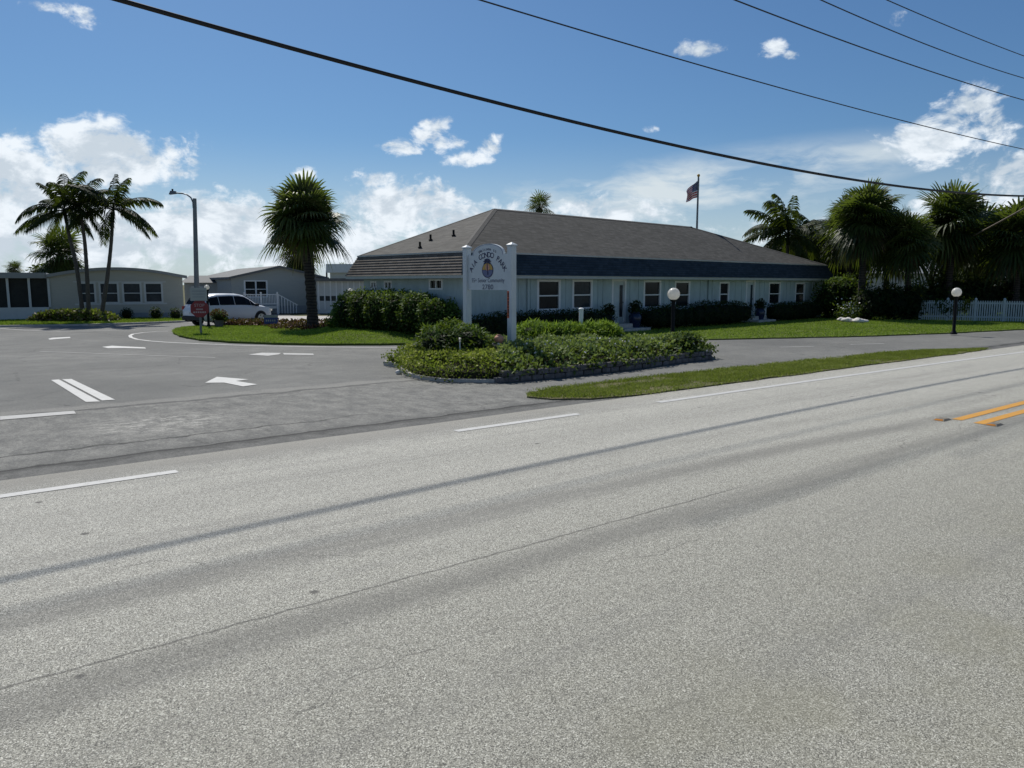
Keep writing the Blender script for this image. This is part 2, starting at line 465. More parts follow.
class MB:
    def __init__(self):
        self.v, self.f, self.m, self.t = [], [], [], []

    def add(self, verts, faces, m=0, t=.5):
        o = len(self.v)
        self.v.extend([tuple(p) for p in verts])
        self.t.extend(t if isinstance(t, list) else [t] * len(verts))
        for f in faces:
            self.f.append(tuple(i + o for i in f))
            self.m.append(m)
        return self

    def quad(self, a, b, c, d, m=0, t=.5):
        return self.add((a, b, c, d), ((0, 1, 2, 3),), m, t)

    def tri(self, a, b, c, m=0, t=.5):
        return self.add((a, b, c), ((0, 1, 2),), m, t)

    def box(self, x0, x1, y0, y1, z0, z1, m=0):
        v = [(x, y, z) for z in (z0, z1) for y in (y0, y1) for x in (x0, x1)]
        return self.add(v, ((0, 2, 3, 1), (4, 5, 7, 6), (0, 1, 5, 4), (2, 6, 7, 3), (0, 4, 6, 2), (1, 3, 7, 5)), m)

    def bbox(self, x0, x1, y0, y1, z0, z1, b=.01, m=0):
        """box with chamfered vertical and top edges"""
        pts = [(x0 + b, y0), (x1 - b, y0), (x1, y0 + b), (x1, y1 - b), (x1 - b, y1), (x0 + b, y1), (x0, y1 - b), (x0, y0 + b)]
        cx, cy = (x0 + x1) / 2, (y0 + y1) / 2
        ins = [(cx + (p[0] - cx) * (1 - 2 * b / (x1 - x0)), cy + (p[1] - cy) * (1 - 2 * b / (y1 - y0))) for p in pts]
        rings = [[(p[0], p[1], z0) for p in pts], [(p[0], p[1], z1 - b) for p in pts], [(p[0], p[1], z1) for p in ins]]
        v = [q for r in rings for q in r]
        f = []
        for k in range(2):
            for i in range(8):
                j = (i + 1) % 8
                f.append((k * 8 + i, k * 8 + j, k * 8 + 8 + j, k * 8 + 8 + i))
        f.append(tuple(range(16, 24)))
        f.append(tuple(reversed(range(8))))
        return self.add(v, f, m)

    def beam(self, a, b, w, h=None, m=0, up=(0, 0, 1)):
        a, b = Vector(a), Vector(b)
        h = h or w
        d = (b - a).normalized()
        u = Vector(up)
        if abs(d.dot(u)) > .98:
            u = Vector((0, 1, 0))
        s = d.cross(u).normalized()
        u = s.cross(d)
        v = []
        for p in (a, b):
            for i, j in ((-1, -1), (1, -1), (1, 1), (-1, 1)):
                v.append(p + s * (i * w / 2) + u * (j * h / 2))
        return self.add(v, ((3, 2, 1, 0), (4, 5, 6, 7), (0, 1, 5, 4), (1, 2, 6, 5), (2, 3, 7, 6), (3, 0, 4, 7)), m)

    def tube(self, pts, radii, n=8, m=0, cap=True, t=.5):
        pts = [Vector(p) for p in pts]
        if not isinstance(radii, (list, tuple)):
            radii = [radii] * len(pts)
        v = []
        for i, p in enumerate(pts):
            d = (pts[min(i + 1, len(pts) - 1)] - pts[max(i - 1, 0)]).normalized()
            a = Vector((1, 0, 0)) if abs(d.x) < .9 else Vector((0, 1, 0))
            s = d.cross(a).normalized()
            u = d.cross(s)
            for k in range(n):
                an = 2 * math.pi * k / n
                v.append(p + (s * math.cos(an) + u * math.sin(an)) * radii[i])
        f = []
        for i in range(len(pts) - 1):
            for k in range(n):
                k2 = (k + 1) % n
                f.append((i * n + k, i * n + k2, i * n + n + k2, i * n + n + k))
        if cap:
            f.append(tuple(reversed(range(n))))
            f.append(tuple(range((len(pts) - 1) * n, len(pts) * n)))
        return self.add(v, f, m, t)

    def lathe(self, prof, c=(0, 0, 0), n=20, m=0):
        c = Vector(c)
        v, f = [], []
        for r, z in prof:
            for k in range(n):
                a = 2 * math.pi * k / n
                v.append(c + Vector((r * math.cos(a), r * math.sin(a), z)))
        for i in range(len(prof) - 1):
            for k in range(n):
                k2 = (k + 1) % n
                f.append((i * n + k, i * n + k2, i * n + n + k2, i * n + n + k))
        f.append(tuple(reversed(range(n))))
        f.append(tuple(range((len(prof) - 1) * n, len(prof) * n)))
        return self.add(v, f, m)

    def ball(self, c, r, n=16, m=0, sz=1.0):
        prof = [(max(.001, r * math.sin(math.pi * i / 10)), -r * sz * math.cos(math.pi * i / 10)) for i in range(11)]
        return self.lathe(prof, c, n, m)

    def prism(self, pts, z0, z1, m=0):
        n = len(pts)
        v = [(p[0], p[1], z0) for p in pts] + [(p[0], p[1], z1) for p in pts]
        f = [tuple(reversed(range(n))), tuple(range(n, 2 * n))]
        for i in range(n):
            j = (i + 1) % n
            f.append((i, j, n + j, n + i))
        return self.add(v, f, m)

    def build(self, name, mats, parent=None, smooth=None, xf=None):
        me = bpy.data.meshes.new(name)
        v = self.v
        if xf is not None:
            v = [tuple(xf @ Vector(p)) for p in v]
        me.from_pydata(v, [], self.f)
        if not isinstance(mats, (list, tuple)):
            mats = [mats]
        for q in mats:
            me.materials.append(q)
        me.polygons.foreach_set('material_index', self.m)
        a = me.attributes.new('tint', 'FLOAT', 'POINT')
        a.data.foreach_set('value', np.clip(np.array(self.t, dtype=np.float32), 0, 1))
        if smooth is not None:
            me.polygons.foreach_set('use_smooth', [True] * len(me.polygons))
            me.set_sharp_from_angle(angle=rad(smooth))
        me.update()
        o = bpy.data.objects.new(name, me)
        COL.objects.link(o)
        if parent:
            o.parent = parent
        return o


def tag(o, label=None, cat=None, group=None, kind=None):
    if label:
        o['label'] = label
    if cat:
        o['category'] = cat
    if group:
        o['group'] = group
    if kind:
        o['kind'] = kind
    return o


def thing(name, label, cat, loc=(0, 0, 0), rz=0.0, group=None):
    o = bpy.data.objects.new(name, None)
    o.empty_display_size = .3
    COL.objects.link(o)
    o.location = loc
    o.rotation_euler = (0, 0, rz)
    return tag(o, label, cat, group)


KIDS = {}


def dup(root, loc, rz, label, scale=1.0):
    r = root.copy()
    COL.objects.link(r)
    r.location = loc
    r.rotation_euler = (0, 0, rz)
    r.scale = (scale,) * 3
    r['label'] = label
    for ch in list(root.children):
        c = ch.copy()
        COL.objects.link(c)
        c.parent = r
        for g in list(ch.children):
            q = g.copy()
            COL.objects.link(q)
            q.parent = c
    return r


def struct(mb, name, mats, parent=None, rz=0.0):
    o = mb.build(name, mats, parent)
    o.rotation_euler = (0, 0, rz)
    o['kind'] = 'structure'
    return o


# ------------------------------------------------------------------ ground, roads
mb = MB()
mb.quad((-900, -300, 0), (900, -300, 0), (900, 1500, 0), (-900, 1500, 0))
g = struct(mb, 'ground', M['sand'])
g.location.z = -.03

# park drive: one asphalt sheet in road coordinates (X along the highway, Y away from it)
mb = MB()
mb.add([(-40, 9.3, 0), (60, 9.3, 0), (60, 13, 0), (41, 13, 0), (30, 15.4, 0), (24, 18.2, 0), (21, 21, 0), (19.5, 30, 0), (21, 62, 0), (-50, 95, 0)],
       [(0, 1, 2, 3, 4, 5, 6, 7, 8, 9)])
o = struct(mb, 'park_drive', M['drive'], rz=ROAD)
o.location.z = -.006
# highway
mb = MB()
edge = []
for i in range(141):
    s = -60 + i * 2.2
    edge.append((s, 9.72 + .05 * mnoise.noise(Vector((s * .9, 3, 0))), 0))
mb.add([(-60, -6, 0), (-60 + 140 * 2.2, -6, 0)] + edge[::-1], [tuple(range(len(edge) + 2))])
struct(mb, 'highway', M['highway'], rz=ROAD)

# cross drive of pale concrete behind the island
mb = MB()
pts = [G(178, 322.5), G(250, 322.8), G(345, 322.8), G(345, 316), G(255, 316.2), G(205, 317.5)]
mb.add(pts, [tuple(range(6))])
o = struct(mb, 'concrete_drive', M['concrete'])
o.location.z = .004


def strip(name, pts, w, mat, z, closed=False):
    """flat painted strip along a world polyline"""
    mb = MB()
    pts = [Vector((p[0], p[1], z)) for p in pts]
    L, Rr = [], []
    for i, p in enumerate(pts):
        d = (pts[min(i + 1, len(pts) - 1)] - pts[max(i - 1, 0)]).normalized()
        s = Vector((-d.y, d.x, 0))
        L.append(p + s * w / 2)
        Rr.append(p - s * w / 2)
    for i in range(len(pts) - 1):
        mb.quad(Rr[i], Rr[i + 1], L[i + 1], L[i])
    return struct(mb, name, mat)


Z1 = .005
for s0, s1 in ((-2.2, 2.25), (6.05, 8.45)):
    strip('edge_line', [SN(s0, 8.97), SN(s1, 8.95)], .15, M['white_mark'], Z1)
strip('edge_line', [SN(10.4 + k * 2, 8.96 - .0009 * (k * 2) ** 2) for k in range(30)], .15, M['white_mark'], Z1)
strip('centre_line', [SN(12.7 + k * 2.5, 4.90) for k in range(30)], .15, M['yellow_mark'], Z1)
strip('centre_line', [SN(12.6 + k * 2.5, 4.55) for k in range(30)], .15, M['yellow_mark'], Z1)


def pmark(name, px, mat, z=.002):
    mb = MB()
    mb.add([G(x, y, 0) + Vector((0, 0, z)) for x, y in px], [tuple(range(len(px)))])
    return struct(mb, name, mat)


pmark('lane_arrow', [(205, 382.8), (217, 376.8), (248.5, 379.4), (236, 381.0), (257.5, 384.4), (243, 386.4), (224, 382.6)], M['white_mark'])
pmark('lane_line', [(51, 380), (59, 379.5), (100, 401.5), (86, 402)], M['white_mark'])
pmark('lane_line', [(62, 379.3), (71.5, 379), (115, 399.7), (102, 400.5)], M['white_mark'])
pmark('lane_arrow', [(102, 346.9), (112, 345.7), (122, 346.3), (145, 347.4), (146, 348.6), (124, 348.0), (108, 348.2)], M['white_mark'])
pmark('lane_arrow', [(48, 338.9), (52, 337.8), (70, 336.9), (70.5, 338.0), (58, 338.9), (50, 339.7)], M['white_mark'])
pmark('lane_arrow', [(248, 354.6), (262, 352.7), (281, 353.0), (279, 354.4), (268, 355.8)], M['white_old'])
pmark('lane_line', [(283, 353.1), (313, 353.6), (314, 355.0), (284, 354.6)], M['white_old'])
pmark('stop_bar', [(0, 416.4), (74, 410.8), (76, 413.6), (0, 420)], M['white_old'])
pmark('stop_bar', [(-60, 421.5), (-3, 416.8), (-3, 420.4), (-60, 425)], M['white_old'])
strip('lane_line', [G(*p) for p in ((168, 331.2), (156, 331.6), (143, 332.6), (133, 334), (130, 335.6), (131, 337.4), (137, 339.3), (150, 341), (166, 342.2), (200, 343.8), (250, 345.6), (300, 346.6), (360, 347.4), (420, 347.4))], .13, M['white_mark'], .002)
strip('lane_line', [G(*p) for p in ((-30, 327.6), (0, 328.6), (25, 330.2), (60, 331.4), (95, 331), (135, 329.6))], .13, M['white_old'], .002)
strip('lane_line', [G(*p) for p in ((40, 351.5), (110, 354), (180, 356.5), (215, 357.6))], .06, M['white_old'], .002)
for px in ((780, 347.2), (850, 344.5)):
    a, b = G(px[0], px[1]), G(px[0] + 34, px[1] - .9)
    strip('lane_line', [a, b], .12, M['white_old'], .002)

# raised road studs at the end of the centre line
for px, lab in (((942, 420), 'amber road stud at the tip of the farther yellow centre line'), ((994, 425), 'amber road stud beside the nearer yellow centre line')):
    p = G(*px)
    t = thing('road_stud', lab, 'road stud', p, ROAD, 'raised road studs')
    mb = MB()
    mb.add([(-.14, -.09, .001), (.14, -.09, .001), (.14, .09, .001), (-.14, .09, .001), (-.08, -.06, .028), (.08, -.06, .028), (.08, .06, .028), (-.08, .06, .028)],
           [(4, 5, 6, 7), (0, 1, 5, 4), (1, 2, 6, 5), (2, 3, 7, 6), (3, 0, 4, 7)])
    mb.build('body', M['stud'], t)
    for sx in (-1, 1):
        mb = MB()
        mb.add([(sx * .132, -.065, .008), (sx * .132, .065, .008), (sx * .094, .05, .026), (sx * .094, -.05, .026)], [(0, 1, 2, 3)])
        mb.build('reflector', M['amber'], t)

# ------------------------------------------------------------------ grass


def inside(poly, x, y):
    c = np.zeros(len(x), dtype=bool)
    n = len(poly)
    for i in range(n):
        x1, y1 = poly[i][0], poly[i][1]
        x2, y2 = poly[(i + 1) % n][0], poly[(i + 1) % n][1]
        k = ((y1 > y) != (y2 > y)) & (x < (x2 - x1) * (y - y1) / (y2 - y1 + 1e-12) + x1)
        c ^= k
    return c


def grass(name, poly, n, h, w, z, mat, label, lean=.5, bias=0.0, ragged=0.0, zf=None, bare=0.0):
    P = np.array([(p[0], p[1]) for p in poly])
    lo, hi = P.min(0), P.max(0)
    xs, ys = [], []
    tot = 0
    while tot < n:
        q = rng.uniform(lo, hi, (n * 2, 2))
        if ragged:
            j = q + rng.normal(0, ragged, q.shape)
        else:
            j = q
        k = inside(P, j[:, 0], j[:, 1])
        xs.append(q[k, 0])
        ys.append(q[k, 1])
        tot += k.sum()
    x = np.concatenate(xs)[:n]
    y = np.concatenate(ys)[:n]
    if bare:
        f = np.sin(x * 2.1 + 1.7 * np.sin(y * 1.4)) * np.sin(y * 2.6 + 1.9 * np.sin(x * 1.1)) + .45 * np.sin(x * 6.3 + 2 * np.sin(y * 4.1)) * np.sin(y * 5.7)
        keep = ~((f > .62) & (rng.random(len(x)) < bare))
        x, y = x[keep], y[keep]
        n = len(x)
    ang = rng.uniform(0, 2 * np.pi, n)
    hh = h * rng.uniform(.5, 1.25, n)
    # patchiness
    pat = np.sin(x * 1.3 + np.sin(y * .9) * 2) * np.sin(y * 1.1 + np.sin(x * .7) * 2)
    pat2 = np.sin(x * 4.3 + 2 * np.sin(y * 3.1)) * np.sin(y * 3.9 + 1.7 * np.sin(x * 2.9))
    hh *= 1 + .25 * pat2
    dx, dy = np.cos(ang) * w / 2, np.sin(ang) * w / 2
    la = rng.uniform(0, 2 * np.pi, n)
    ll = hh * lean * rng.uniform(.2, 1.3, n)
    v = np.zeros((n, 3, 3), dtype=np.float32)
    if zf:
        z = z + np.array([zf(a, b) for a, b in zip(x, y)])
    else:
        z = np.full(n, z)
    v[:, 0] = np.stack([x - dx, y - dy, z], 1)
    v[:, 1] = np.stack([x + dx, y + dy, z], 1)
    v[:, 2] = np.stack([x + np.cos(la) * ll, y + np.sin(la) * ll, z + hh], 1)
    tint = .45 + bias + .18 * pat + .16 * pat2 + rng.normal(0, .2, n)
    tv = np.stack([tint - .15, tint - .15, tint + .12], 1).astype(np.float32).ravel()
    me = bpy.data.meshes.new(name)
    me.vertices.add(n * 3)
    me.loops.add(n * 3)
    me.polygons.add(n)
    me.vertices.foreach_set('co', v.ravel())
    me.loops.foreach_set('vertex_index', np.arange(n * 3, dtype=np.int32))
    me.polygons.foreach_set('loop_start', np.arange(0, n * 3, 3, dtype=np.int32))
    me.materials.append(mat)
    a = me.attributes.new('tint', 'FLOAT', 'POINT')
    a.data.foreach_set('value', np.clip(tv, 0, 1))
    me.update()
    me.validate()
    o = bpy.data.objects.new(name, me)
    COL.objects.link(o)
    return tag(o, label, 'grass', None, 'stuff')


def zmound(x, y):
    """lawn height: the island rises gently toward the clubhouse wall"""
    px = 512 + x / y * F
    a = min(1, max(0, (px - 300) / 50))
    b_ = min(1, max(0, (y - 26.6 - max(0, 430 - px) * .004) / 2.6))
    return .20 * a * a * (3 - 2 * a) * b_ * b_ * (3 - 2 * b_)


def ragged(poly, amp, step=.3):
    out_ = []
    n = len(poly)
    for i in range(n):
        a, b_ = Vector(poly[i]), Vector(poly[(i + 1) % n])
        k = max(1, int((b_ - a).length / step))
        d = (b_ - a).normalized()
        nn = Vector((-d.y, d.x, 0))
        for j in range(k):
            p = a.lerp(b_, j / k)
            q = Vector((p.x * .8, p.y * .8, 5))
            p = p + nn * amp * (mnoise.noise(q) + .7 * mnoise.noise(q * 3.7))
            out_.append(p)
    return out_


def soil(name, poly, z, mat=None):
    mb = MB()
    n = len(poly)
    c = [(p[0], p[1], z) for p in poly]
    b = [(p[0], p[1], -.02) for p in poly]
    f = [tuple(range(n))] + [(n + i, n + (i + 1) % n, (i + 1) % n, i) for i in range(n)]
    mb.add(c + b, f)
    return struct(mb, name, mat or M['soil'])


verge = [SN(9.0, 10.9), SN(9.15, 10.4), SN(9.7, 9.95), SN(11, 9.76), SN(14, 9.73), SN(18.5, 9.74), SN(22, 9.72), SN(26.3, 9.68), SN(27.6, 9.9), SN(26, 10.5), SN(24.2, 11.1), SN(20.5, 11.3), SN(17.4, 11.4), SN(14, 11.5), SN(11.8, 11.5), SN(10.2, 11.4), SN(9.3, 11.2)]
verge = ragged(verge, .09)
soil('verge_soil', verge, .022, M['dirt'])
grass('verge_grass', verge, 60000, .042, .016, .03, M['verge_grass'], 'narrow strip of dry patchy grass between the highway and the side lane', .9, -.02, .09, None, .8)

island = [G(*p) for p in ((174, 330.5), (173, 333), (180, 337), (200, 340.8), (230, 343), (280, 344.8), (330, 345.6), (380, 345.4), (423, 344.6))]
island += [Vector((-2.6, 30.5, 0)), Vector((-4.2, 34.5, 0)), G(352, 326.0), G(300, 326.2), G(240, 326.4), G(195, 327.2), G(180, 328.6)]
island = ragged(island, .05)
soil('island_soil', island, .07)
grass('island_grass', island, 60000, .05, .035, .06, M['grass'], 'bright mown grass of the island around the big fan palm', .7, .06, .05, zmound)
mb = MB()
P_ = [(p.x, p.y) for p in island]
for i in range(70):
    for j in range(50):
        x, y = -11 + i * .18, 25 + j * .24
        if y > 3 and all(inside(P_, np.array([a]), np.array([b]))[0] for a, b in ((x, y), (x + .18, y + .24))) and zmound(x + .09, y + .12) > .004:
            mb.quad(*[(a, b, .066 + zmound(a, b)) for a, b in ((x, y), (x + .18, y), (x + .18, y + .24), (x, y + .24))])
struct(mb, 'lawn_mound', M['soil'])

lawn = [SN(22.0, 19.3), SN(24, 17.9), SN(26.5, 16.8), SN(30, 15.3), SN(35, 14.0), SN(41, 12.9), SN(60, 12.6), SN(64, 24), SN(48, 30), SN(46, 44), SN(44, 44), SN(41.5, 24.5), SN(20.5, 26.5), SN(20.8, 21.3)]
lawn = ragged(lawn, .10)
soil('lawn_soil', lawn, .04)
grass('lawn_grass', [p for p in lawn], 110000, .055, .04, .035, M['grass'], 'mown lawn sloping from the building to the side lane', .7, .06, .05, None, .45)

hs = [G(-120, 327), G(0, 327.0), G(90, 325.6), G(150, 323.6), G(192, 321.8), G(192, 319.2), G(60, 318.6), G(-120, 318.4)]
soil('home_soil', hs, .06)
grass('home_grass', hs, 30000, .08, .05, .05, M['grass'], 'strip of grass in front of the beige mobile home', .7, -.1, .08)
# soil kerb under the left lawn
mb = MB()
for a, b in zip(hs[:4], hs[1:5]):
    mb.beam(Vector((a.x, a.y - .1, .03)), Vector((b.x, b.y - .1, .03)), .18, .12)
struct(mb, 'kerb', M['concrete'])

# ------------------------------------------------------------------ foliage


def rvec():
    while True:
        v = Vector((random.uniform(-1, 1), random.uniform(-1, 1), random.uniform(-1, 1)))
        if .05 < v.length < 1:
            return v.normalized()


def leaf(mb, p, d, nrm, L, W, t, m=0):
    """a folded pointed leaf"""
    s = d.cross(nrm)
    if s.length < 1e-4:
        s = Vector((1, 0, 0))
    s.normalize()
    a = p
    b = p + d * L * .45 + s * W / 2
    c = p + d * L
    e = p + d * L * .45 - s * W / 2
    mb.add((a, b, c, e), ((0, 1, 2, 3),), m, [t - .08, t, t + .08, t])


def pnorm(d, p):
    return 1.0 / (abs(d.x) ** p + abs(d.y) ** p + abs(d.z) ** p) ** (1.0 / p)


def leafmass(mb, c, r, n, L, tint=.5, p=2.0, rough=.22, zmin=.02, upl=.45, core=True, asp=.5, m=0, freq=1.6, toplight=.25):
    c = Vector(c)
    r = Vector(r)
    seed = Vector((random.uniform(-50, 50), random.uniform(-50, 50), 0))

    def rr(d):
        q = Vector((d.x * r.x, d.y * r.y, d.z * r.z)) * freq
        return pnorm(d, p) * (1 + rough * mnoise.noise(q + seed) + rough * .6 * mnoise.noise(q * 2.3 + seed))
    if core:
        N, K = 18, 10
        vs, fs = [], []
        for j in range(K + 1):
            th = math.pi * j / K
            for i in range(N):
                ph = 2 * math.pi * i / N
                d = Vector((math.sin(th) * math.cos(ph), math.sin(th) * math.sin(ph), math.cos(th)))
                k = rr(d) * .74
                q = Vector((d.x * r.x * k, d.y * r.y * k, d.z * r.z * k)) + c
                q.z = max(q.z, zmin)
                vs.append(q)
        for j in range(K):
            for i in range(N):
                i2 = (i + 1) % N
                fs.append((j * N + i, j * N + N + i, j * N + N + i2, j * N + i2))
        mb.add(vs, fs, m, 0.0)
    for _ in range(n):
        d = rvec()
        if d.z < -.55 and random.random() < .6:
            d.z = -d.z
        k = rr(d) * (random.uniform(.80, 1.06) if random.random() < .93 else random.uniform(1.0, 1.16))
        q = Vector((d.x * r.x * k, d.y * r.y * k, d.z * r.z * k)) + c
        if q.z < zmin:
            q.z = zmin + random.uniform(0, .15)
        nrm = (d * .7 + Vector((0, 0, upl)) + rvec() * .6).normalized()
        dr = (rvec() + d * .8 + Vector((0, 0, .25))).normalized()
        dr = (dr - nrm * dr.dot(nrm) * .7).normalized()
        cl = mnoise.noise(q * 2.6 + seed)
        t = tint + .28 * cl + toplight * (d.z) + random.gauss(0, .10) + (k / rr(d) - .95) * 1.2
        s = L * random.uniform(.65, 1.3)
        leaf(mb, q, dr, nrm, s, s * asp, t, m)


def flowers(mb, n, sampler, size, m):
    for _ in range(n):
        q = sampler()
        for k in range(3):
            d = rvec()
            leaf(mb, q, d, rvec(), size, size * .8, random.uniform(.4, 1), m)


def fan_leaf(mb, base, d, size, t, droop=.35, nseg=24, m=0, spread=112, wid=.034, pet=.32):
    d = d.normalized()
    side = d.cross(Vector((0, 0, 1)))
    if side.length < .1:
        side = Vector((random.uniform(-1, 1), random.uniform(-1, 1), 0))
    side.normalize()
    roll = random.uniform(-.6, .6)
    side = Matrix.Rotation(roll, 3, d) @ side
    up = side.cross(d)
    pl = size * pet
    hub = base + d * pl + Vector((0, 0, -droop * pl * .18))
    mid = base + d * pl * .5 + up * .03
    w = .018 * size
    mb.add((base - side * w, base + side * w, mid + side * w, mid - side * w, hub + side * w * .7, hub - side * w * .7), ((0, 1, 2, 3), (3, 2, 4, 5)), m, t - .15)
    bl = size * (1.05 - pet)
    for i in range(nseg):
        a = rad(spread) * (2 * (i + .5) / nseg - 1) + random.gauss(0, .025)
        dv = d * math.cos(a) + side * math.sin(a) + up * (.22 * (1 - math.cos(a)) - .06)
        dv.normalize()
        L = bl * (1 - .28 * abs(a) / rad(spread)) * random.uniform(.88, 1.08)
        sd = (side * math.cos(a) - d * math.sin(a))
        ww = L * wid
        p1 = hub + dv * L * .55 + Vector((0, 0, -droop * L * .10))
        p2 = hub + dv * L * .82 + Vector((0, 0, -droop * L * .36))
        p3 = hub + dv * L * .97 + Vector((0, 0, -droop * L * .72))
        tt = t + random.gauss(0, .06)
        mb.add((hub, p1 - sd * ww, p1 + sd * ww, p2 - sd * ww * .6, p2 + sd * ww * .6, p3),
               ((0, 1, 2), (1, 3, 4, 2), (3, 5, 4)), m, [tt - .12, tt, tt, tt + .05, tt + .05, tt + .12])


def sabal(name, label, base, crown_c, R, trunk_r, n=46, group=None, mat='palm', nseg=24, skirt=8, squash=1.0, tint=.45, low=-62, hang=.42):
    base, crown_c = Vector(base), Vector(crown_c)
    t = thing(name, label, 'palm tree', base, 0, group)
    cc = crown_c - base
    top = cc + Vector((0, 0, -.12 * R))
    mb = MB()
    pts, rs = [], []
    K = max(10, int(top.z / .16))
    for i in range(K + 1):
        f = i / K
        q = Vector((top.x * (f ** 1.6), top.y * (f ** 1.6), top.z * f))
        pts.append(q)
        flare = 1 + .35 * math.exp(-f * 14)
        rs.append(trunk_r * flare * (1 - .12 * f) * (1 + .07 * (1 if i % 2 else -1)) * random.uniform(.96, 1.04))
    mb.tube(pts, rs, 12)
    # leaf bases (boots) under the crown
    for k in range(26):
        a = k * 2.4
        z = top.z - random.uniform(.05, .55) * R
        f = z / top.z
        p = Vector((top.x * f ** 1.6, top.y * f ** 1.6, z))
        o = Vector((math.cos(a), math.sin(a), 0))
        mb.beam(p + o * trunk_r * .8, p + o * trunk_r * 1.7 + Vector((0, 0, .22)), .09, .04)
    mb.build('trunk', M['sabal_trunk'], t, 50)
    mb = MB()
    for i in range(n):
        f = (i + .5) / n
        el = rad(low + (86 - low) * f ** 1.05)
        az = i * 2.39996 + random.uniform(-.3, .3)
        el += random.gauss(0, .13)
        d = Vector((math.cos(az) * math.cos(el), math.sin(az) * math.cos(el), math.sin(el) * squash))
        sz = R * random.uniform(.78, 1.1)
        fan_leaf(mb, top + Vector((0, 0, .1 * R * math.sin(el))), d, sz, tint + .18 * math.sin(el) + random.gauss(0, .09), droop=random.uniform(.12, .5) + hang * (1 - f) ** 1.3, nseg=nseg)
    for i in range(n // 3):
        d = rvec()
        d.z = d.z * .7 + .3
        fan_leaf(mb, top + Vector((0, 0, random.uniform(-.05, .1) * R)), d, R * random.uniform(.5, .72), tint - .12 + random.gauss(0, .1), .3, nseg, 0, 112, .045, .2)
    for i in range(skirt):
        az = random.uniform(0, 6.28)
        d = Vector((math.cos(az) * .55, math.sin(az) * .55, -.85))
        fan_leaf(mb, top + Vector((0, 0, -.1)), d, R * random.uniform(.6, .85), random.uniform(.3, .7), .7, nseg, 1)
    mb.build('crown', [M[mat], M['dead']], t)
    return t


def frond(mb, base, d, L, t, droop=1.0, n=34, wind=Vector((0, 0, 0)), m=0, leaflet=.27, lw=.05):
    p = Vector(base)
    v = d.normalized()
    st = L / 12
    pts = [p.copy()]
    for i in range(12):
        v = (v + Vector((0, 0, -.085 * droop * (1 + i * .12))) + wind * .05).normalized()
        p = p + v * st
        pts.append(p.copy())
    mb.tube(pts, [.03 * L / 3 * (1 - .85 * i / 12) + .004 for i in range(13)], 4, m, False, t - .1)
    for k in range(n):
        f = .14 + .86 * k / (n - 1)
        i = min(11, int(f * 12))
        q = pts[i].lerp(pts[i + 1], f * 12 - i)
        tg = (pts[i + 1] - pts[i]).normalized()
        sd = tg.cross(Vector((0, 0, 1)))
        if sd.length < .1:
            sd = Vector((1, 0, 0))
        sd.normalize()
        ll = L * leaflet * (.35 + .65 * math.sin(math.pi * min(1, f * .92 + .06))) * random.uniform(.85, 1.1)
        for s in (-1, 1):
            dv = (sd * s * .75 + tg * .55 + Vector((0, 0, -.25 - .4 * random.random())) + wind * .25).normalized()
            m1 = q + dv * ll * .55 + Vector((0, 0, -.04 * ll))
            tip = q + dv * ll * .95 + Vector((0, 0, -.42 * ll)) + wind * .12 * ll
            wv = tg * (lw * L / 3)
            tt = t + random.gauss(0, .08)
            mb.add((q - wv * .4, q + wv * .4, m1 + wv, m1 - wv, tip), ((0, 1, 2, 3), (3, 2, 4)), m, [tt - .1, tt - .1, tt, tt, tt + .1])


def feather_palm(name, label, base, pts, R, rbase, n=15, group=None, wind=(0, 0, 0), tint=.45, els=(-15, 85), droop=1.0, cat='palm tree'):
    base = Vector(base)
    t = thing(name, label, cat, base, 0, group)
    P = [Vector(p) - base for p in pts]
    # smooth trunk through control points
    fine = []
    for i in range(len(P) - 1):
        a, b = P[max(i - 1, 0)], P[i]
        c, d = P[i + 1], P[min(i + 2, len(P) - 1)]
        for k in range(8):
            u = k / 8
            fine.append(.5 * ((2 * b) + (c - a) * u + (2 * a - 5 * b + 4 * c - d) * u * u + (3 * b - a - 3 * c + d) * u ** 3))
    fine.append(P[-1])
    mb = MB()
    N = len(fine) - 1
    mb.tube(fine, [rbase * (1 - .35 * i / N) * (1.35 if i == 0 else 1) * (1.03 if i % 2 else .97) for i in range(N + 1)], 10)
    mb.build('trunk', M['coco_trunk'], t, 50)
    mb = MB()
    tp = fine[-1]
    ax = (fine[-1] - fine[-3]).normalized()
    mb.tube([tp - ax * .5, tp, tp + ax * .35], [rbase * .75, rbase * .9, rbase * .35], 8, 0, True, .3)
    W = Vector(wind)
    for i in range(n):
        f = (i + .5) / n
        el = rad(els[0] + (els[1] - els[0]) * f) + random.gauss(0, .1)
        az = i * 2.39996 + random.uniform(-.3, .3)
        d = Vector((math.cos(az) * math.cos(el), math.sin(az) * math.cos(el), math.sin(el))) + W * .35
        frond(mb, tp + ax * .2, d, R * random.uniform(.75, 1.12), tint + random.gauss(0, .08) + .1 * f, droop * random.uniform(.6, 1.5), wind=W)
    mb.build('crown', M['coco'], t)
    return t


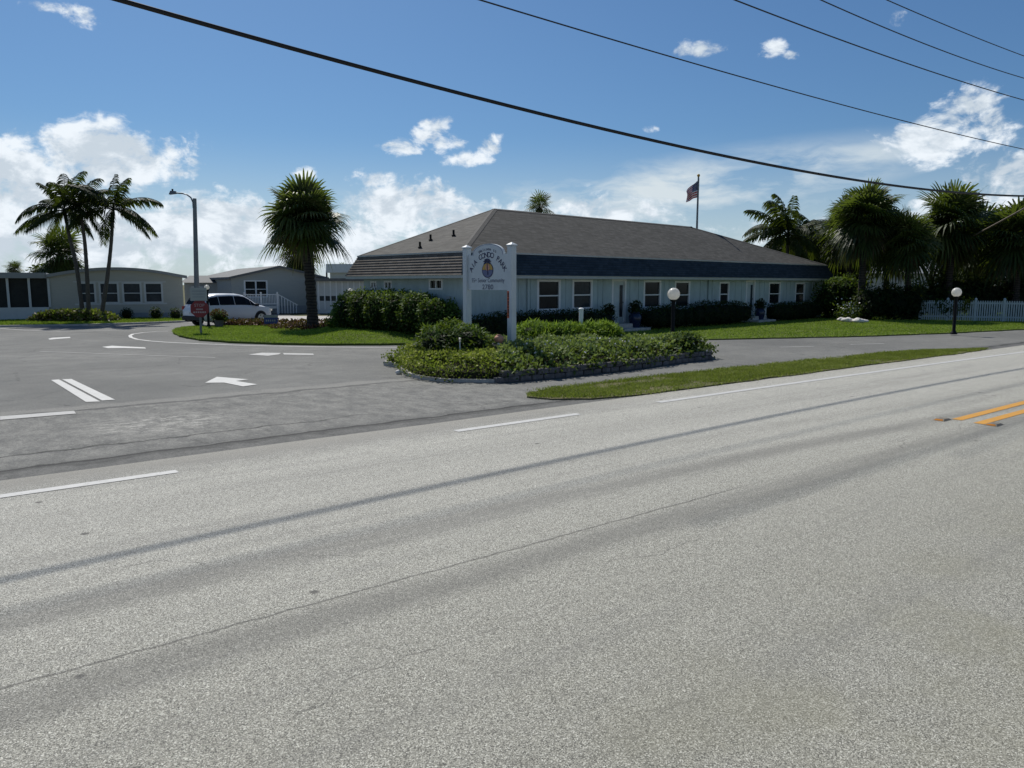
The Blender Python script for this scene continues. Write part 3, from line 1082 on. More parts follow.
def broad_tree(name, label, base, h, crown, n, L, group=None, mat='tree', tint=.42):
    """trunk with limbs and a crown of several leafy clumps: crown = list of (dx,dy,z,rx,ry,rz)"""
    base = Vector(base)
    t = thing(name, label, 'tree', base, random.uniform(0, 1), group)
    t.rotation_euler = (0, 0, 0)
    mb = MB()
    mb.tube([(0, 0, 0), (.05, .03, h * .25), (-.05, .02, h * .5), (.02, 0, h * .75)], [h * .034, h * .026, h * .021, h * .012], 9)
    for c in crown:
        mb.tube([(0, 0, h * .35), (c[0] * .5, c[1] * .5, (h * .35 + c[2]) / 2 + .2), (c[0], c[1], c[2])], [h * .014, h * .010, h * .004], 6)
    mb.build('trunk', M['tree_trunk'], t, 50)
    mb = MB()
    for c in crown:
        leafmass(mb, c[:3], c[3:], n, L, tint, 2.0, .35, .1, .4, True, .45, 0, 1.1)
    mb.build('crown', M[mat], t)
    return t


def shrub(name, label, base, blobs, n, L, mat, cat='shrub', group=None, tint=.5, p=2.0, rough=.22, asp=.5, stem=True, upl=.45, toplight=.25):
    base = Vector(base)
    t = thing(name, label, cat, base, 0, group)
    mb = MB()
    for b in blobs:
        leafmass(mb, b[:3], b[3:], n, L, tint, p, rough, .02, upl, True, asp, toplight=toplight)
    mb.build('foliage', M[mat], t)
    if stem:
        for b in blobs:
            mb = MB()
            mb.tube([(b[0], b[1], 0), (b[0] + .05, b[1], b[2])], [.04, .02], 6)
            mb.build('stem', M['tree_trunk'], t)
    return t


# ------------------------------------------------------------------ sabal palm on the island
sabal('fan_palm', 'big bushy fan palm with thick dark trunk on the grass island', G(313, 328.5, .07), at(304.5, 217, 35.9), 2.2, .25, 72, nseg=30, skirt=4, tint=.48, low=-22, hang=.5)

# bromeliad ring at the palm foot + red flower border
c0 = G(313, 328.5, .07)
mb = MB()
for k in range(700):
    a, r = random.uniform(0, 6.283), .35 + random.random() ** .5 * .95
    q = Vector((c0.x + math.cos(a) * r * 1.5, c0.y + math.sin(a) * r, .07 + random.random() * .12))
    d = (rvec() + Vector((0, 0, .9))).normalized()
    leaf(mb, q, d, rvec(), .24, .06, random.random() * .75)
tag(mb.build('bromeliad', M['flower_red']), 'ring of dark red bromeliads around the foot of the big fan palm', 'flowers', None, 'stuff')
mb = MB()
for k in range(2600):
    x = random.uniform(268, 400) if random.random() < .65 else random.uniform(226, 268)
    q = G(x, 326.6 + random.gauss(0, .35))
    q.z = .07 + random.random() * .26
    d = (rvec() + Vector((0, 0, .6))).normalized()
    leaf(mb, q, d, rvec(), .14, .09, random.random() ** 1.6)
tag(mb.build('flower_border', M['flower_red']), 'low border of dark red and pale flowers along the back of the island', 'flowers', None, 'stuff')

# ------------------------------------------------------------------ clubhouse
BX = rad(43.8)
E1 = Vector((math.cos(BX), math.sin(BX), 0))
E2 = Vector((-math.sin(BX), math.cos(BX), 0))
KB = 1.08
BP = Vector((-1.657 * KB, 25.3 * KB, 0))
BL, BW = 28.4 * KB, 7.1 * KB
house = thing('clubhouse', 'long low pale blue clubhouse with brown hip roof and dark mansard band', 'building', BP, BX)
XB = Matrix.Identity(4)
OV = .55
ZE, ZM, ZR = 2.41, 3.26, 5.32


def wall_s(px, off=OV):
    """s along the facade where the pixel column meets the plane y'=off"""
    d = ray(px, 300)
    o = BP + E2 * off
    nrm = E2
    t = (o.dot(nrm)) / (Vector((d.x, d.y, 0)).dot(nrm))
    p = Vector((d.x * t, d.y * t, 0)) - o
    return p.dot(E1), t * d.y


def side_u(px, off=OV):
    d = ray(px, 300)
    o = BP + E1 * off
    t = o.dot(E1) / (Vector((d.x, d.y, 0)).dot(E1))
    p = Vector((d.x * t, d.y * t, 0)) - o
    return p.dot(E2), t * d.y


def zat(y, d):
    v = ray(512, y)
    return H + v.z * d / v.y


# openings on the front facade: (px0, px1, ytop, ybot, kind)
front = [(538, 559.5, 281.0, 309.4, 'w'), (573, 591.5, 281, 308, 'w'), (612.5, 625, 281.2, 323.4, 'd'), (644, 660, 281.6, 307.2, 'w'), (675, 689, 282.2, 306.8, 'w'),
         (719.5, 728.3, 283, 304.6, 'w'), (746, 754, 282, 321.5, 'd'), (768.8, 779.5, 283.2, 303.6, 'w'), (795.2, 804, 283.6, 302.8, 'w')]
opens = []
for a, b, y0, y1, k in front:
    s0, d0 = wall_s(a)
    s1, d1 = wall_s(b)
    dm = (d0 + d1) / 2
    z1, z0 = zat(y0, dm), zat(y1, dm)
    z1 = min(z1, 2.27)
    if k == 'd':
        z0, z1 = .38, 2.27
    opens.append((s0, s1, z0, z1, k))


def wall_grid(mb, x0, x1, z0, z1, y, holes, depth, m=0):
    """front face of a wall (normal -y) with recessed openings"""
    xs = sorted({x0, x1, *[h[0] for h in holes], *[h[1] for h in holes]})
    zs = sorted({z0, z1, *[h[2] for h in holes], *[h[3] for h in holes]})
    for i in range(len(xs) - 1):
        for j in range(len(zs) - 1):
            cx, cz = (xs[i] + xs[i + 1]) / 2, (zs[j] + zs[j + 1]) / 2
            if any(h[0] < cx < h[1] and h[2] < cz < h[3] for h in holes):
                continue
            mb.quad((xs[i], y, zs[j]), (xs[i + 1], y, zs[j]), (xs[i + 1], y, zs[j + 1]), (xs[i], y, zs[j + 1]), m)
    for h in holes:
        a, b, c, d = h[:4]
        y2 = y + depth
        mb.quad((a, y, c), (a, y2, c), (a, y2, d), (a, y, d), m)
        mb.quad((b, y, c), (b, y, d), (b, y2, d), (b, y2, c), m)
        mb.quad((a, y, d), (a, y2, d), (b, y2, d), (b, y, d), m)
        mb.quad((a, y, c), (b, y, c), (b, y2, c), (a, y2, c), m)


mb = MB()
x0, x1, y0, y1 = OV, BL - OV, OV, BW - OV
wall_grid(mb, x0, x1, 0, ZE - .02, y0, opens, .12)
# side wall windows (small sliders) in the left end
sw = []
for a, b, ya, yb in ((439, 451.5, 280.2, 288.6), (393, 399.5, 282, 288.5), (379, 384, 282.4, 288)):
    ua, da = side_u(a)
    ub, db = side_u(b)
    dm = (da + db) / 2
    sw.append((min(ua, ub) + OV, max(ua, ub) + OV, zat(yb, dm), zat(ya, dm)))
m2 = MB()
wall_grid(m2, y0, y1, 0, ZE - .02, 0, [(-h[1], -h[0], h[2], h[3]) for h in sw] if False else sw, .12)
# map local (x,y,z) of the side wall grid -> building (x=OV + y, y = x)
vv = [(OV + p[1], p[0], p[2]) for p in m2.v]
mb.add(vv, [tuple(reversed(f)) for f in m2.f])
mb.quad((x1, y0, 0), (x1, y1, 0), (x1, y1, ZE - .02), (x1, y0, ZE - .02))
mb.quad((x1, y1, 0), (x0, y1, 0), (x0, y1, ZE - .02), (x1, y1, ZE - .02))
# vertical panel battens
for px in (519, 531, 566, 598, 603, 630, 638.5, 664, 669, 700, 712, 735, 741.5, 759, 764, 786, 790, 812):
    s, _ = wall_s(px)
    mb.box(s - .03, s + .03, y0 - .022, y0 - .002, .12, ZE - .05)
# corner boards
mb.box(x0 - .03, x0 + .09, y0 - .03, y0 - .003, 0, ZE - .06)
mb.box(x1 - .09, x1 + .03, y0 - .03, y0 - .003, 0, ZE - .06)
mb.build('wall', M['wall_blue'], house)

# interior dark backing so rooms read as dark
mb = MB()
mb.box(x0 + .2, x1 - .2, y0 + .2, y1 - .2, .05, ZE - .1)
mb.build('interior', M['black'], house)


def window(s0, s1, z0, z1, y, parent, mats, double=True, sill=True, depth=.12, bar=.05):
    w = MB()
    yf0, yf1 = y - .015, y + .06
    w.box(s0 - .06, s0 + bar, yf0, yf1, z0 - .05, z1 + .06)
    w.box(s1 - bar, s1 + .06, yf0, yf1, z0 - .05, z1 + .06)
    w.box(s0 + bar, s1 - bar, yf0, yf1, z1 - bar + .02, z1 + .06)
    w.box(s0 + bar, s1 - bar, yf0, yf1, z0 - .05, z0 + bar - .02)
    if double:
        zc = (z0 + z1) / 2 - .02
        w.box(s0 + bar, s1 - bar, yf0 + .01, yf1, zc - .025, zc + .025)
    f = w.build('window', mats[0], parent)
    p = MB()
    p.quad((s0, y + .045, z0), (s1, y + .045, z0), (s1, y + .045, z1), (s0, y + .045, z1))
    p.build('pane', mats[1], f)
    if sill:
        q = MB()
        q.box(s0 - .12, s1 + .12, y - .07, y - .018, z0 - .16, z0 - .07)
        q.build('sill', mats[0], f)
    return f


for i, (s0, s1, z0, z1, k) in enumerate(opens):
    if k == 'w':
        window(s0, s1, z0, z1, y0, house, (M['trim_white'], M['glass'] if i not in (1,) else M['glass_blue']))
    else:
        d = MB()
        d.box(s0 + .05, s1 - .05, y0 + .06, y0 + .1, z0, z1 - .05)
        for a, b in ((z0 + .15, z0 + .75), (z0 + .9, z1 - .25)):
            for c0_, c1_ in ((s0 + .15, (s0 + s1) / 2 - .06), ((s0 + s1) / 2 + .06, s1 - .15)):
                d.box(c0_, c1_, y0 + .05, y0 + .058, a, b)
        dr = d.build('door', M['door'], house)
        h = MB()
        h.ball((s1 - .13, y0 + .02, z0 + .9), .035, 10)
        h.build('handle', M['galv'], dr)
        f = MB()
        f.box(s0 - .07, s0 + .05, y0 - .02, y0 + .1, z0, z1 + .06)
        f.box(s1 - .05, s1 + .07, y0 - .02, y0 + .1, z0, z1 + .06)
        f.box(s0 + .05, s1 - .05, y0 - .02, y0 + .1, z1 - .05, z1 + .06)
        f.build('frame', M['trim_white'], dr)
        gp = MB()
        gp.box(s0 + (s1 - s0) * .62, s1 - .12, y0 + .045, y0 + .0485, z0 + .25, z1 - .22)
        gp.build('door_glass', M['glass_blue'], dr)
        st = MB()
        st.bbox(s0 - .5, s1 + .5, y0 - 1.1, y0 - .004, 0, .17, .015)
        st.bbox(s0 - .3, s1 + .3, y0 - .65, y0 - .006, .172, .36, .015)
        st.build('steps', M['concrete'], house)
for u0, u1, z0, z1 in sw:
    f = MB()
    for a, b, c, d in ((u0 - .05, u0 + .03, z0 - .05, z1 + .05), (u1 - .03, u1 + .05, z0 - .05, z1 + .05), (u0 + .03, u1 - .03, z1 - .02, z1 + .05), (u0 + .03, u1 - .03, z0 - .05, z0 + .02), ((u0 + u1) / 2 - .025, (u0 + u1) / 2 + .025, z0 + .02, z1 - .02)):
        f.box(OV - .02, OV + .06, a, b, c, d)
    fo = f.build('window', M['trim_white'], house)
    p = MB()
    p.quad((OV + .05, u0, z0), (OV + .05, u1, z0), (OV + .05, u1, z1), (OV + .05, u0, z1))
    p.build('pane', M['glass'], fo)

for px in (527, 707.5, 811):
    s_, _ = wall_s(px)
    mb = MB()
    mb.box(s_ - .035, s_ + .035, y0 - .075, y0 - .026, .12, ZE - .11)
    mb.build('downspout', M['wall_blue'], house)
# soffit
mb = MB()
mb.quad((.02, .02, ZE - .012), (.02, BW - .02, ZE - .012), (BL - .02, BW - .02, ZE - .012), (BL - .02, .02, ZE - .012))
mb.build('soffit', M['fascia'], house)
mb = MB()
for a, b, c, d in ((0, BL, 0, .03), (0, BL, BW - .03, BW), (0, .03, .031, BW - .031), (BL - .03, BL, .031, BW - .031)):
    mb.box(a, b, c, d, ZE - .10, ZE + .02)
mb.build('fascia', M['fascia'], house)
# mansard band, stepped courses
NC = 8
INX, INY = .42, .40


def mansard(face):
    mb = MB()
    for k in range(NC):
        fa, fb = k / NC, (k + 1) / NC
        za, zb = ZE + .02 + (ZM - ZE - .02) * fa, ZE + .02 + (ZM - ZE - .02) * fb

        def P(ix, iy, f, z, out):
            x = INX * f - out if ix == 0 else BL - INX * f + out
            y = INY * f - out if iy == 0 else BW - INY * f + out
            return (x, y, z)
        o1, o2 = .035, .004
        cor = {'front': ((0, 0), (1, 0)), 'right': ((1, 0), (1, 1)), 'back': ((1, 1), (0, 1)), 'left': ((0, 1), (0, 0))}[face]
        a, b = cor
        mb.quad(P(*a, fa, za, o1), P(*b, fa, za, o1), P(*b, fb, zb, o2), P(*a, fb, zb, o2))
        mb.quad(P(*a, fa, za, o2 - .01), P(*b, fa, za, o2 - .01), P(*b, fa, za, o1), P(*a, fa, za, o1))
    return mb


mansard('front').build('mansard_tiles_shaded', M['mansard_front'], house)
mansard('back').build('mansard_tiles_shaded', M['mansard_front'], house)
mansard('left').build('mansard_tiles', M['mansard_side'], house)
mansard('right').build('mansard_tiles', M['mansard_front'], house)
# flashing strip
mb = MB()
a0, a1, b0, b1 = INX, BL - INX, INY, BW - INY
for a, b, c, d in ((a0 - .05, a1 + .05, b0 - .05, b0 + .02), (a0 - .05, a1 + .05, b1 - .02, b1 + .05), (a0 - .05, a0 + .02, b0 + .021, b1 - .021), (a1 - .02, a1 + .05, b0 + .021, b1 - .021)):
    mb.box(a, b, c, d, ZM - .03, ZM + .03)
mb.build('flashing', M['flash'], house)
RA, RB = 4.73 * KB, 18.6 * KB
mb = MB()
A, B, C, D = (a0, b0, ZM + .032), (a1, b0, ZM + .032), (a1, b1, ZM + .032), (a0, b1, ZM + .032)
E_, F_ = (RA, BW / 2, ZR), (RB, BW / 2, ZR)
mb.quad(A, B, F_, E_)
mb.quad(C, D, E_, F_)
mb.tri(D, A, E_)
mb.tri(B, C, F_)
roof = mb.build('roof', M['roof'], house)
mb = MB()
_fn = {}
for key, q in (('f', (A, B, F_)), ('b', (C, D, E_)), ('l', (D, A, E_)), ('r', (B, C, F_))):
    p0, p1, p2 = [Vector(x) for x in q]
    nn_ = (p1 - p0).cross(p2 - p0).normalized()
    _fn[key] = nn_ if nn_.z > 0 else -nn_
_cen = {'f': (BL / 2, b0 + 1, 0), 'b': (BL / 2, b1 - 1, 0), 'l': (a0 + 1, BW / 2, 0), 'r': (a1 - 1, BW / 2, 0)}
for a, b, fs_ in ((E_, F_, 'fb'), (A, E_, 'fl'), (D, E_, 'bl'), (B, F_, 'fr'), (C, F_, 'br')):
    a, b = Vector(a), Vector(b)
    for key in fs_:
        nn_ = _fn[key]
        side_ = nn_.cross((b - a).normalized())
        mid_ = (a + b) / 2
        if side_.dot(Vector(_cen[key]) - Vector((mid_.x, mid_.y, 0))) < 0:
            side_ = -side_
        up_ = nn_ * .012
        mb.quad(a + up_, b + up_, b + up_ + side_ * .13, a + up_ + side_ * .13)
mb.build('ridge_cap', M['ridge'], roof)
for px, py in ((420, 248), (430.6, 240.5), (453.6, 236)):
    # vent stacks stand on the left hip
    r = ray(px, py)
    pa, pb, pc = [house.matrix_basis @ Vector(q) for q in (D, A, E_)]
    nrm = (pb - pa).cross(pc - pa).normalized()
    cpos = Vector((0, 0, H))
    tt = (pa - cpos).dot(nrm) / r.dot(nrm)
    w = cpos + r * tt
    l = house.matrix_basis.inverted() @ w
    mb = MB()
    mb.tube([l + Vector((0, 0, -.1)), l + Vector((0, 0, .24))], .045, 10)
    mb.lathe([(.08, 0), (.08, .04), (.05, .07)], l + Vector((0, 0, .0)), 10)
    mb.build('vent_pipe', M['black'], roof)
# two downlights / meter box details on the side wall
mb = MB()
u, d = side_u(459)
mb.box(OV - .10, OV - .004, OV + u - .08, OV + u + .08, 1.3, 1.65)
mb.build('meter_box', M['fascia'], house)


def bpt(s, y, z=0.0):
    return BP + E1 * s + E2 * y + Vector((0, 0, z))


# hedges along the facade (clipped, in shade)
def facade_hedge(label, pxa, pxb, h, out=.75, n=2600, name='clipped_hedge', group='clipped hedges under the windows', rnd=3.0):
    sa, _ = wall_s(pxa, OV - out)
    sb, _ = wall_s(pxb, OV - out)
    c = bpt((sa + sb) / 2, OV - out)
    c.z = .04
    t = thing(name, label, 'hedge', c, BX, group)
    mb = MB()
    k_ = max(2, round((sb - sa) / .75))
    for i in range(k_):
        x = -(sb - sa) / 2 + .5 + ((sb - sa) - 1.0) * i / (k_ - 1)
        edge = .86 if i in (0, k_ - 1) else 1.0
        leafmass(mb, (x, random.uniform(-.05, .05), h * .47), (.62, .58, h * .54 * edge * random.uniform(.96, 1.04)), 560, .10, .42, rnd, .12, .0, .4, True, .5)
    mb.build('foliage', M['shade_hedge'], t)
    return t


facade_hedge('dark clipped hedge behind the entrance sign, left of the doors', 470, 609, 1.0, n=5200)
facade_hedge('rounded dark shrub just right of the blue urn by the middle door', 644, 689, 1.05, n=2200, rnd=2.5)
facade_hedge('dark clipped hedge between the rounded shrub and the far door', 690, 747, 1.15, n=2600)
facade_hedge('dark clipped hedge under the last two windows near the right corner', 770, 819, 1.0, n=2800)

# urns by the doors


def urn(label, px, out=.55, sc=1.0):
    s, _ = wall_s(px, OV - out)
    p = bpt(s, OV - out, .02)
    t = thing('planter_urn', label, 'urn', p, 0, 'blue urns by the doors')
    mb = MB()
    mb.lathe([(.15, 0), (.17, .03), (.21, .2), (.26, .45), (.27, .6), (.2, .72), (.23, .76), (.23, .79), (.18, .78)], (0, 0, 0), 20)
    mb.build('pot', M['blue_glaze'], t, 40)
    mb = MB()
    leafmass(mb, (0, 0, .92), (.24, .24, .26), 260, .14, .4, 2, .3, .75, .4, True, .4)
    mb.build('plant', M['shade_hedge'], t)
    t.scale = (sc,) * 3
    return t


urn('dark blue urn with a leafy plant left of the middle door', 608.5, .6)
urn('dark blue urn with a leafy plant right of the middle door', 635.5, .6, 1.08)
urn('dark blue urn with a leafy plant right of the far door', 760.5, .6)
s, _ = wall_s(766, 0)
t = thing('porch_post', 'short white post beside the far door urn', 'post', bpt(s, .05, .02), BX)
mb = MB()
mb.bbox(-.07, .07, -.07, .07, 0, .85, .01)
mb.build('post', M['trim_white'], t)
mb = MB()
mb.bbox(-.1, .1, -.1, .1, .852, .9, .01)
mb.build('post_cap', M['trim_white'], t)

# slim dark shrub at the far corner
shrub('cypress_shrub', 'slim dark upright shrub at the right corner of the clubhouse', bpt(BL - .3, -.1, .03), [(0, 0, 1.0, .5, .5, 1.15)], 1500, .09, 'shade_hedge', tint=.4)

# big hedge on the left side of the clubhouse


def side_hedge():
    def wp_(px, out):
        u, d = side_u(px, OV - out)
        return BP + E1 * (OV - out) + E2 * (u)
    pa, pb = wp_(352, .75), wp_(438, .75)
    pa, pb = Vector((pa.x, pa.y, 0)), Vector((pb.x, pb.y, 0))
    c = (pa + pb) / 2
    t = thing('tall_hedge', 'tall leafy green hedge along the left wall of the clubhouse', 'hedge', Vector((c.x, c.y, .22)), 0)
    mb = MB()
    for k in range(6):
        q = pa.lerp(pb, k / 5) - c
        hgt = (1.5, 1.55, 1.55, 1.5, 1.45, 1.25)[k]
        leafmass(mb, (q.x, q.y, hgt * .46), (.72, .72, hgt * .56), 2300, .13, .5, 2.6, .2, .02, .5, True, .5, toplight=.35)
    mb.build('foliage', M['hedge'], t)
    for k in range(6):
        mb = MB()
        q = pa.lerp(pb, k / 5) - c
        mb.tube([(q.x, q.y, 0), (q.x + .05, q.y + .05, .9)], [.05, .03], 6)
        mb.build('stem', M['tree_trunk'], t)


side_hedge()
shrub('leafy_bush', 'lighter green bush at the left end of the tall hedge', G(341, 330.5, .1), [(0, .1, .42, .55, .55, .5)], 1300, .13, 'bright_shrub', 'bush', None, .5)
shrub('leafy_bush', 'dark bush between the tall hedge and the entrance sign', G(450, 337.0, .15), [(0, .1, .42, .45, .5, .5)], 900, .11, 'shade_hedge', 'bush', None, .45)

# ------------------------------------------------------------------ globe lamps


def globe_lamp(label, base, zc, r, pr=.055):
    t = thing('globe_lamp', label, 'lamp post', base, 0, 'globe lamp posts')
    mb = MB()
    mb.lathe([(.14, 0), (.14, .03), (pr * 1.5, .10), (pr, .16), (pr, zc - r - .06), (pr * 1.5, zc - r - .05), (pr * 1.9, zc - r + .02)], (0, 0, 0), 16)
    mb.build('post', M['black'], t, 40)
    mb = MB()
    mb.ball((0, 0, zc), r, 24)
    mb.build('globe', M['globe'], t, 180)
    return t


b = G(672.5, 338.2, .04)
globe_lamp('black lamp post with large white globe on the lawn before the clubhouse', b, zat(294, b.y) - .04, .235, .075)
b = G(953.5, 334.2, .04)
globe_lamp('black lamp post with white globe in front of the picket fence', b, zat(292.3, b.y) - .04, .19, .065)
b = G(208.8, 327.3, .05)
globe_lamp('black lamp post with small white globe in front of the white car', b, zat(287.4, b.y) - .05, .12, .06)
b = G(351, 318)
globe_lamp('distant white globe lamp showing above the left end of the tall hedge', b, zat(291, b.y), .16, .05)

# ------------------------------------------------------------------ flag
fp = Vector(at(697.8, 200, 47.0))
fp.z = 0
ztop = zat(177, 47.0)
t = thing('flagpole', 'tall slim flagpole rising behind the clubhouse roof', 'flagpole', fp)
mb = MB()
mb.tube([(0, 0, 0), (0, 0, ztop * .5), (0, 0, ztop)], [.085, .07, .05], 12)
mb.build('pole', M['galv'], t, 40)
mb = MB()
mb.ball((0, 0, ztop + .09), .09, 12)
mb.build('finial', M['gold'], t, 180)
mb = MB()
mb.tube([(.03, -.09, 1.2), (.03, -.09, ztop - .1)], .008, 4)
mb.build('halyard', M['flag_white'], t)
# limp flag hanging down and to the left, real stripes and a canton
zf = zat(180.5, 47.0)
mb = MB()
NU, NV = 26, 26


def flagpt(u, v):
    hoist = 1.0
    x = -.06 - u * .66 * (1 - .10 * v) - .06 * v * u
    z = -v * hoist * (1 - .35 * u) - u * .55 - .10 * u * u
    y = .14 * math.sin(u * 9 + v * 2.5) * u ** .5 + .05 * math.sin(v * 7 + u * 3)
    x += .05 * math.sin(u * 7 + v * 3)
    return Vector((x, y, z))


for i in range(NU):
    for j in range(NV):
        u0, u1, v0, v1 = i / NU, (i + 1) / NU, j / NV, (j + 1) / NV
        stripe = int((j + .5) / NV * 13)
        m_ = 0 if stripe % 2 == 0 else 1
        if (i + .5) / NU < .42 and stripe < 7:
            m_ = 2
        mb.quad(flagpt(u0, v0), flagpt(u0, v1), flagpt(u1, v1), flagpt(u1, v0), m_)
stars = []
for r_ in range(9):
    for c_ in range(6 if r_ % 2 == 0 else 5):
        u = .035 + .07 * c_ + (0 if r_ % 2 == 0 else .035)
        v = (.035 + r_ * .058)
        p = flagpt(u, v)
        for sy in (-.006, .006):
            pts = []
            for k in range(10):
                rr_ = .022 if k % 2 == 0 else .009
                a = math.pi / 2 + k * math.pi / 5
                pts.append(p + Vector((rr_ * math.cos(a), sy, rr_ * math.sin(a))))
            mb.add(pts, [tuple(range(10))], 1)
fl = mb.build('flag', [M['flag_red'], M['flag_white'], M['flag_blue']], None, 60)
fl.location = fp + Vector((0, 0, zf))
tag(fl, 'limp striped flag with starred blue corner hanging from the flagpole', 'flag')

# ------------------------------------------------------------------ overhead cables (in the vertical plane of the pole line)


def on_plane(px, py, n):
    d = ray(px, py)
    nv = Vector((-RS, RC, 0))
    t = n / d.dot(nv)
    return Vector((0, 0, H)) + d * t


def cable(name, label, px, n, r, mat, group):
    P = [on_plane(x, y, n) for x, y in px]
    s = [p.x * RC + p.y * RS for p in P]
    z = [p.z for p in P]
    co = np.polyfit(s, z, min(2, len(P) - 1))
    s0, s1 = min(s) - 8, max(s) + 25
    pts = []
    for k in range(81):
        q = s0 + (s1 - s0) * k / 80
        pts.append(SN(q, n, float(np.polyval(co, q))))
    mb = MB()
    mb.tube(pts, r, 8)
    o = mb.build(name, mat, None, 180)
    return tag(o, label, 'cable', group)


cable('telephone_cable', 'thick black cable sagging lowest across the whole sky', [(115, 0), (300, 50), (512, 106.5), (762, 161.5), (830, 177), (922, 190), (1020, 195.5)], 11.0, .033, M['cable'], 'overhead lines')
cable('power_line', 'thin line just above the thick black cable, starting at top centre', [(484, 0), (662, 56), (850, 106), (1020, 148.5)], 11.6, .0145, M['wire'], 'overhead lines')
cable('power_line', 'lowest of the three wires crossing the top right corner', [(735, 0), (880, 54), (1020, 99)], 11.0, .016, M['wire'], 'overhead lines')
cable('power_line', 'middle one of the three wires crossing the top right corner', [(821, 0), (920, 42), (1020, 77)], 11.9, .016, M['wire'], 'overhead lines')
cable('power_line', 'topmost of the three wires crossing the top right corner', [(887, 0), (960, 31), (1020, 54.5)], 12.8, .016, M['wire'], 'overhead lines')

# ------------------------------------------------------------------ entrance sign


def text_mesh(body, size, bold=False):
    cu = bpy.data.curves.new('txt', 'FONT')
    cu.body = body
    cu.size = size
    cu.align_x = 'CENTER'
    cu.align_y = 'CENTER'
    if bold:
        cu.offset = size * .016
    ob = bpy.data.objects.new('txt', cu)
    COL.objects.link(ob)
    bpy.context.view_layer.update()
    dg = bpy.context.evaluated_depsgraph_get()
    me = bpy.data.meshes.new_from_object(ob.evaluated_get(dg))
    v = [tuple(q.co) for q in me.vertices]
    f = [tuple(p.vertices) for p in me.polygons]
    bpy.data.objects.remove(ob)
    bpy.data.curves.remove(cu)
    bpy.data.meshes.remove(me)
    return v, f


def flat_text(mb, body, size, cx, cz, y, sx=1.0, bold=False):
    v, f = text_mesh(body, size, bold)
    mb.add([(cx + a * sx, y, cz + b) for a, b, _ in v], f)


def arc_text(mb, body, size, cx, cz, r, a0, a1, y, bold=False):
    n = len(body)
    for i, ch in enumerate(body):
        if ch == ' ':
            continue
        a = rad(a0 + (a1 - a0) * i / (n - 1))
        v, f = text_mesh(ch, size, bold)
        c, s = math.cos(-a), math.sin(-a)
        px, pz = cx + r * math.sin(a), cz + r * math.cos(a)
        mb.add([(px + p * c - q * s, y, pz + p * s + q * c) for p, q, _ in v], f)


pl, pr = at(467.2, 300, 20.35), at(511.8, 300, 19.0)
pl.z = pr.z = 0
d = pr - pl
WS = d.length
rz = math.atan2(d.y, d.x)
sg = thing('entrance_sign', 'white arched A1A Condo Park sign between two tall posts in the planting bed', 'sign', pl, rz)
zl, zr_ = zat(245.8, 20.35), zat(243, 19.0)
for x, zt in ((0, zl), (WS, zr_)):
    mb = MB()
    mb.bbox(x - .085, x + .085, -.085, .085, 0, zt - .07, .012)
    po = mb.build('post', M['sign_white'], sg)
    mb = MB()
    z = zt - .068
    mb.add([(x - .1, -.1, z), (x + .1, -.1, z), (x + .1, .1, z), (x - .1, .1, z), (x - .1, -.1, z + .03), (x + .1, -.1, z + .03), (x + .1, .1, z + .03), (x - .1, .1, z + .03), (x, 0, z + .09)],
           [(3, 2, 1, 0), (0, 1, 5, 4), (1, 2, 6, 5), (2, 3, 7, 6), (3, 0, 4, 7), (4, 5, 8), (5, 6, 8), (6, 7, 8), (7, 4, 8)])
    mb.build('post_cap', M['sign_white'], po)
zb = zat(290, 19.6)
zsh = zat(251.5, 19.6)
ztp = zat(243.8, 19.7)
cx = WS / 2
hw = WS / 2 - .086
aw = .62
out = [(-hw, zb), (hw, zb), (hw, zsh - .08), (aw + .05, zsh - .08)]
for k in range(25):
    a = math.pi * k / 24
    out.append((aw * math.cos(a), zsh - .08 + (ztp - zsh + .08) * math.sin(a) ** .85))
out += [(-aw - .05, zsh - .08), (-hw, zsh - .08)]
n = len(out)
mb = MB()
vs = [(cx + p[0], -.03, p[1]) for p in out] + [(cx + p[0], .03, p[1]) for p in out]
mb.add(vs, [tuple(range(n)), tuple(reversed(range(n, 2 * n)))] + [(n + i, n + (i + 1) % n, (i + 1) % n, i) for i in range(n)])
panel = mb.build('panel', M['sign_white'], sg)
# navy outline along the rim
mb = MB()
for i in range(4, 28):
    a, b = out[i], out[i + 1]
    ca, cb = Vector((a[0], 0, a[1])), Vector((b[0], 0, b[1]))
    k = Vector((0, 0, zsh - .25))
    mb.quad(Vector((cx, -.0325, 0)) + k + (ca - k) * .965, Vector((cx, -.0325, 0)) + k + (cb - k) * .965, Vector((cx, -.0325, 0)) + k + (cb - k) * .945, Vector((cx, -.0325, 0)) + k + (ca - k) * .945)
mb.build('border', M['grey_blue'], panel)
yy = -.034
mb = MB()
arc_text(mb, 'Welcome to', .105, cx, ztp - .135 - .8, .8, -23, 23, yy, True)
arc_text(mb, 'A1A CONDO PARK', .19, cx, ztp - .285 - .80, .80, -56, 56, yy, True)
# heavier serif look: a second slightly shifted copy
mb.build('lettering', M['navy'], panel)
mb = MB()
flat_text(mb, '55+ Senior Community', .15, cx, ztp - .925, yy, .92, False)
flat_text(mb, '2780', .175, cx, ztp - 1.095, yy, 1.3, False)
mb.build('lettering', M['navy'], panel)
# emblem: oval medallion, blue rim, golden sky, grey-blue sea, navy palm leaves
ez = ztp - .665
er, eh = .23, .195


def disc(mb, cx, cz, rx, rz_, y, m=0, a0=0, a1=360, n=32):
    pts = [(cx + rx * math.cos(rad(a0 + (a1 - a0) * k / n)), y, cz + rz_ * math.sin(rad(a0 + (a1 - a0) * k / n))) for k in range(n + (0 if a1 - a0 == 360 else 1))]
    mb.add(pts, [tuple(range(len(pts)))], m)


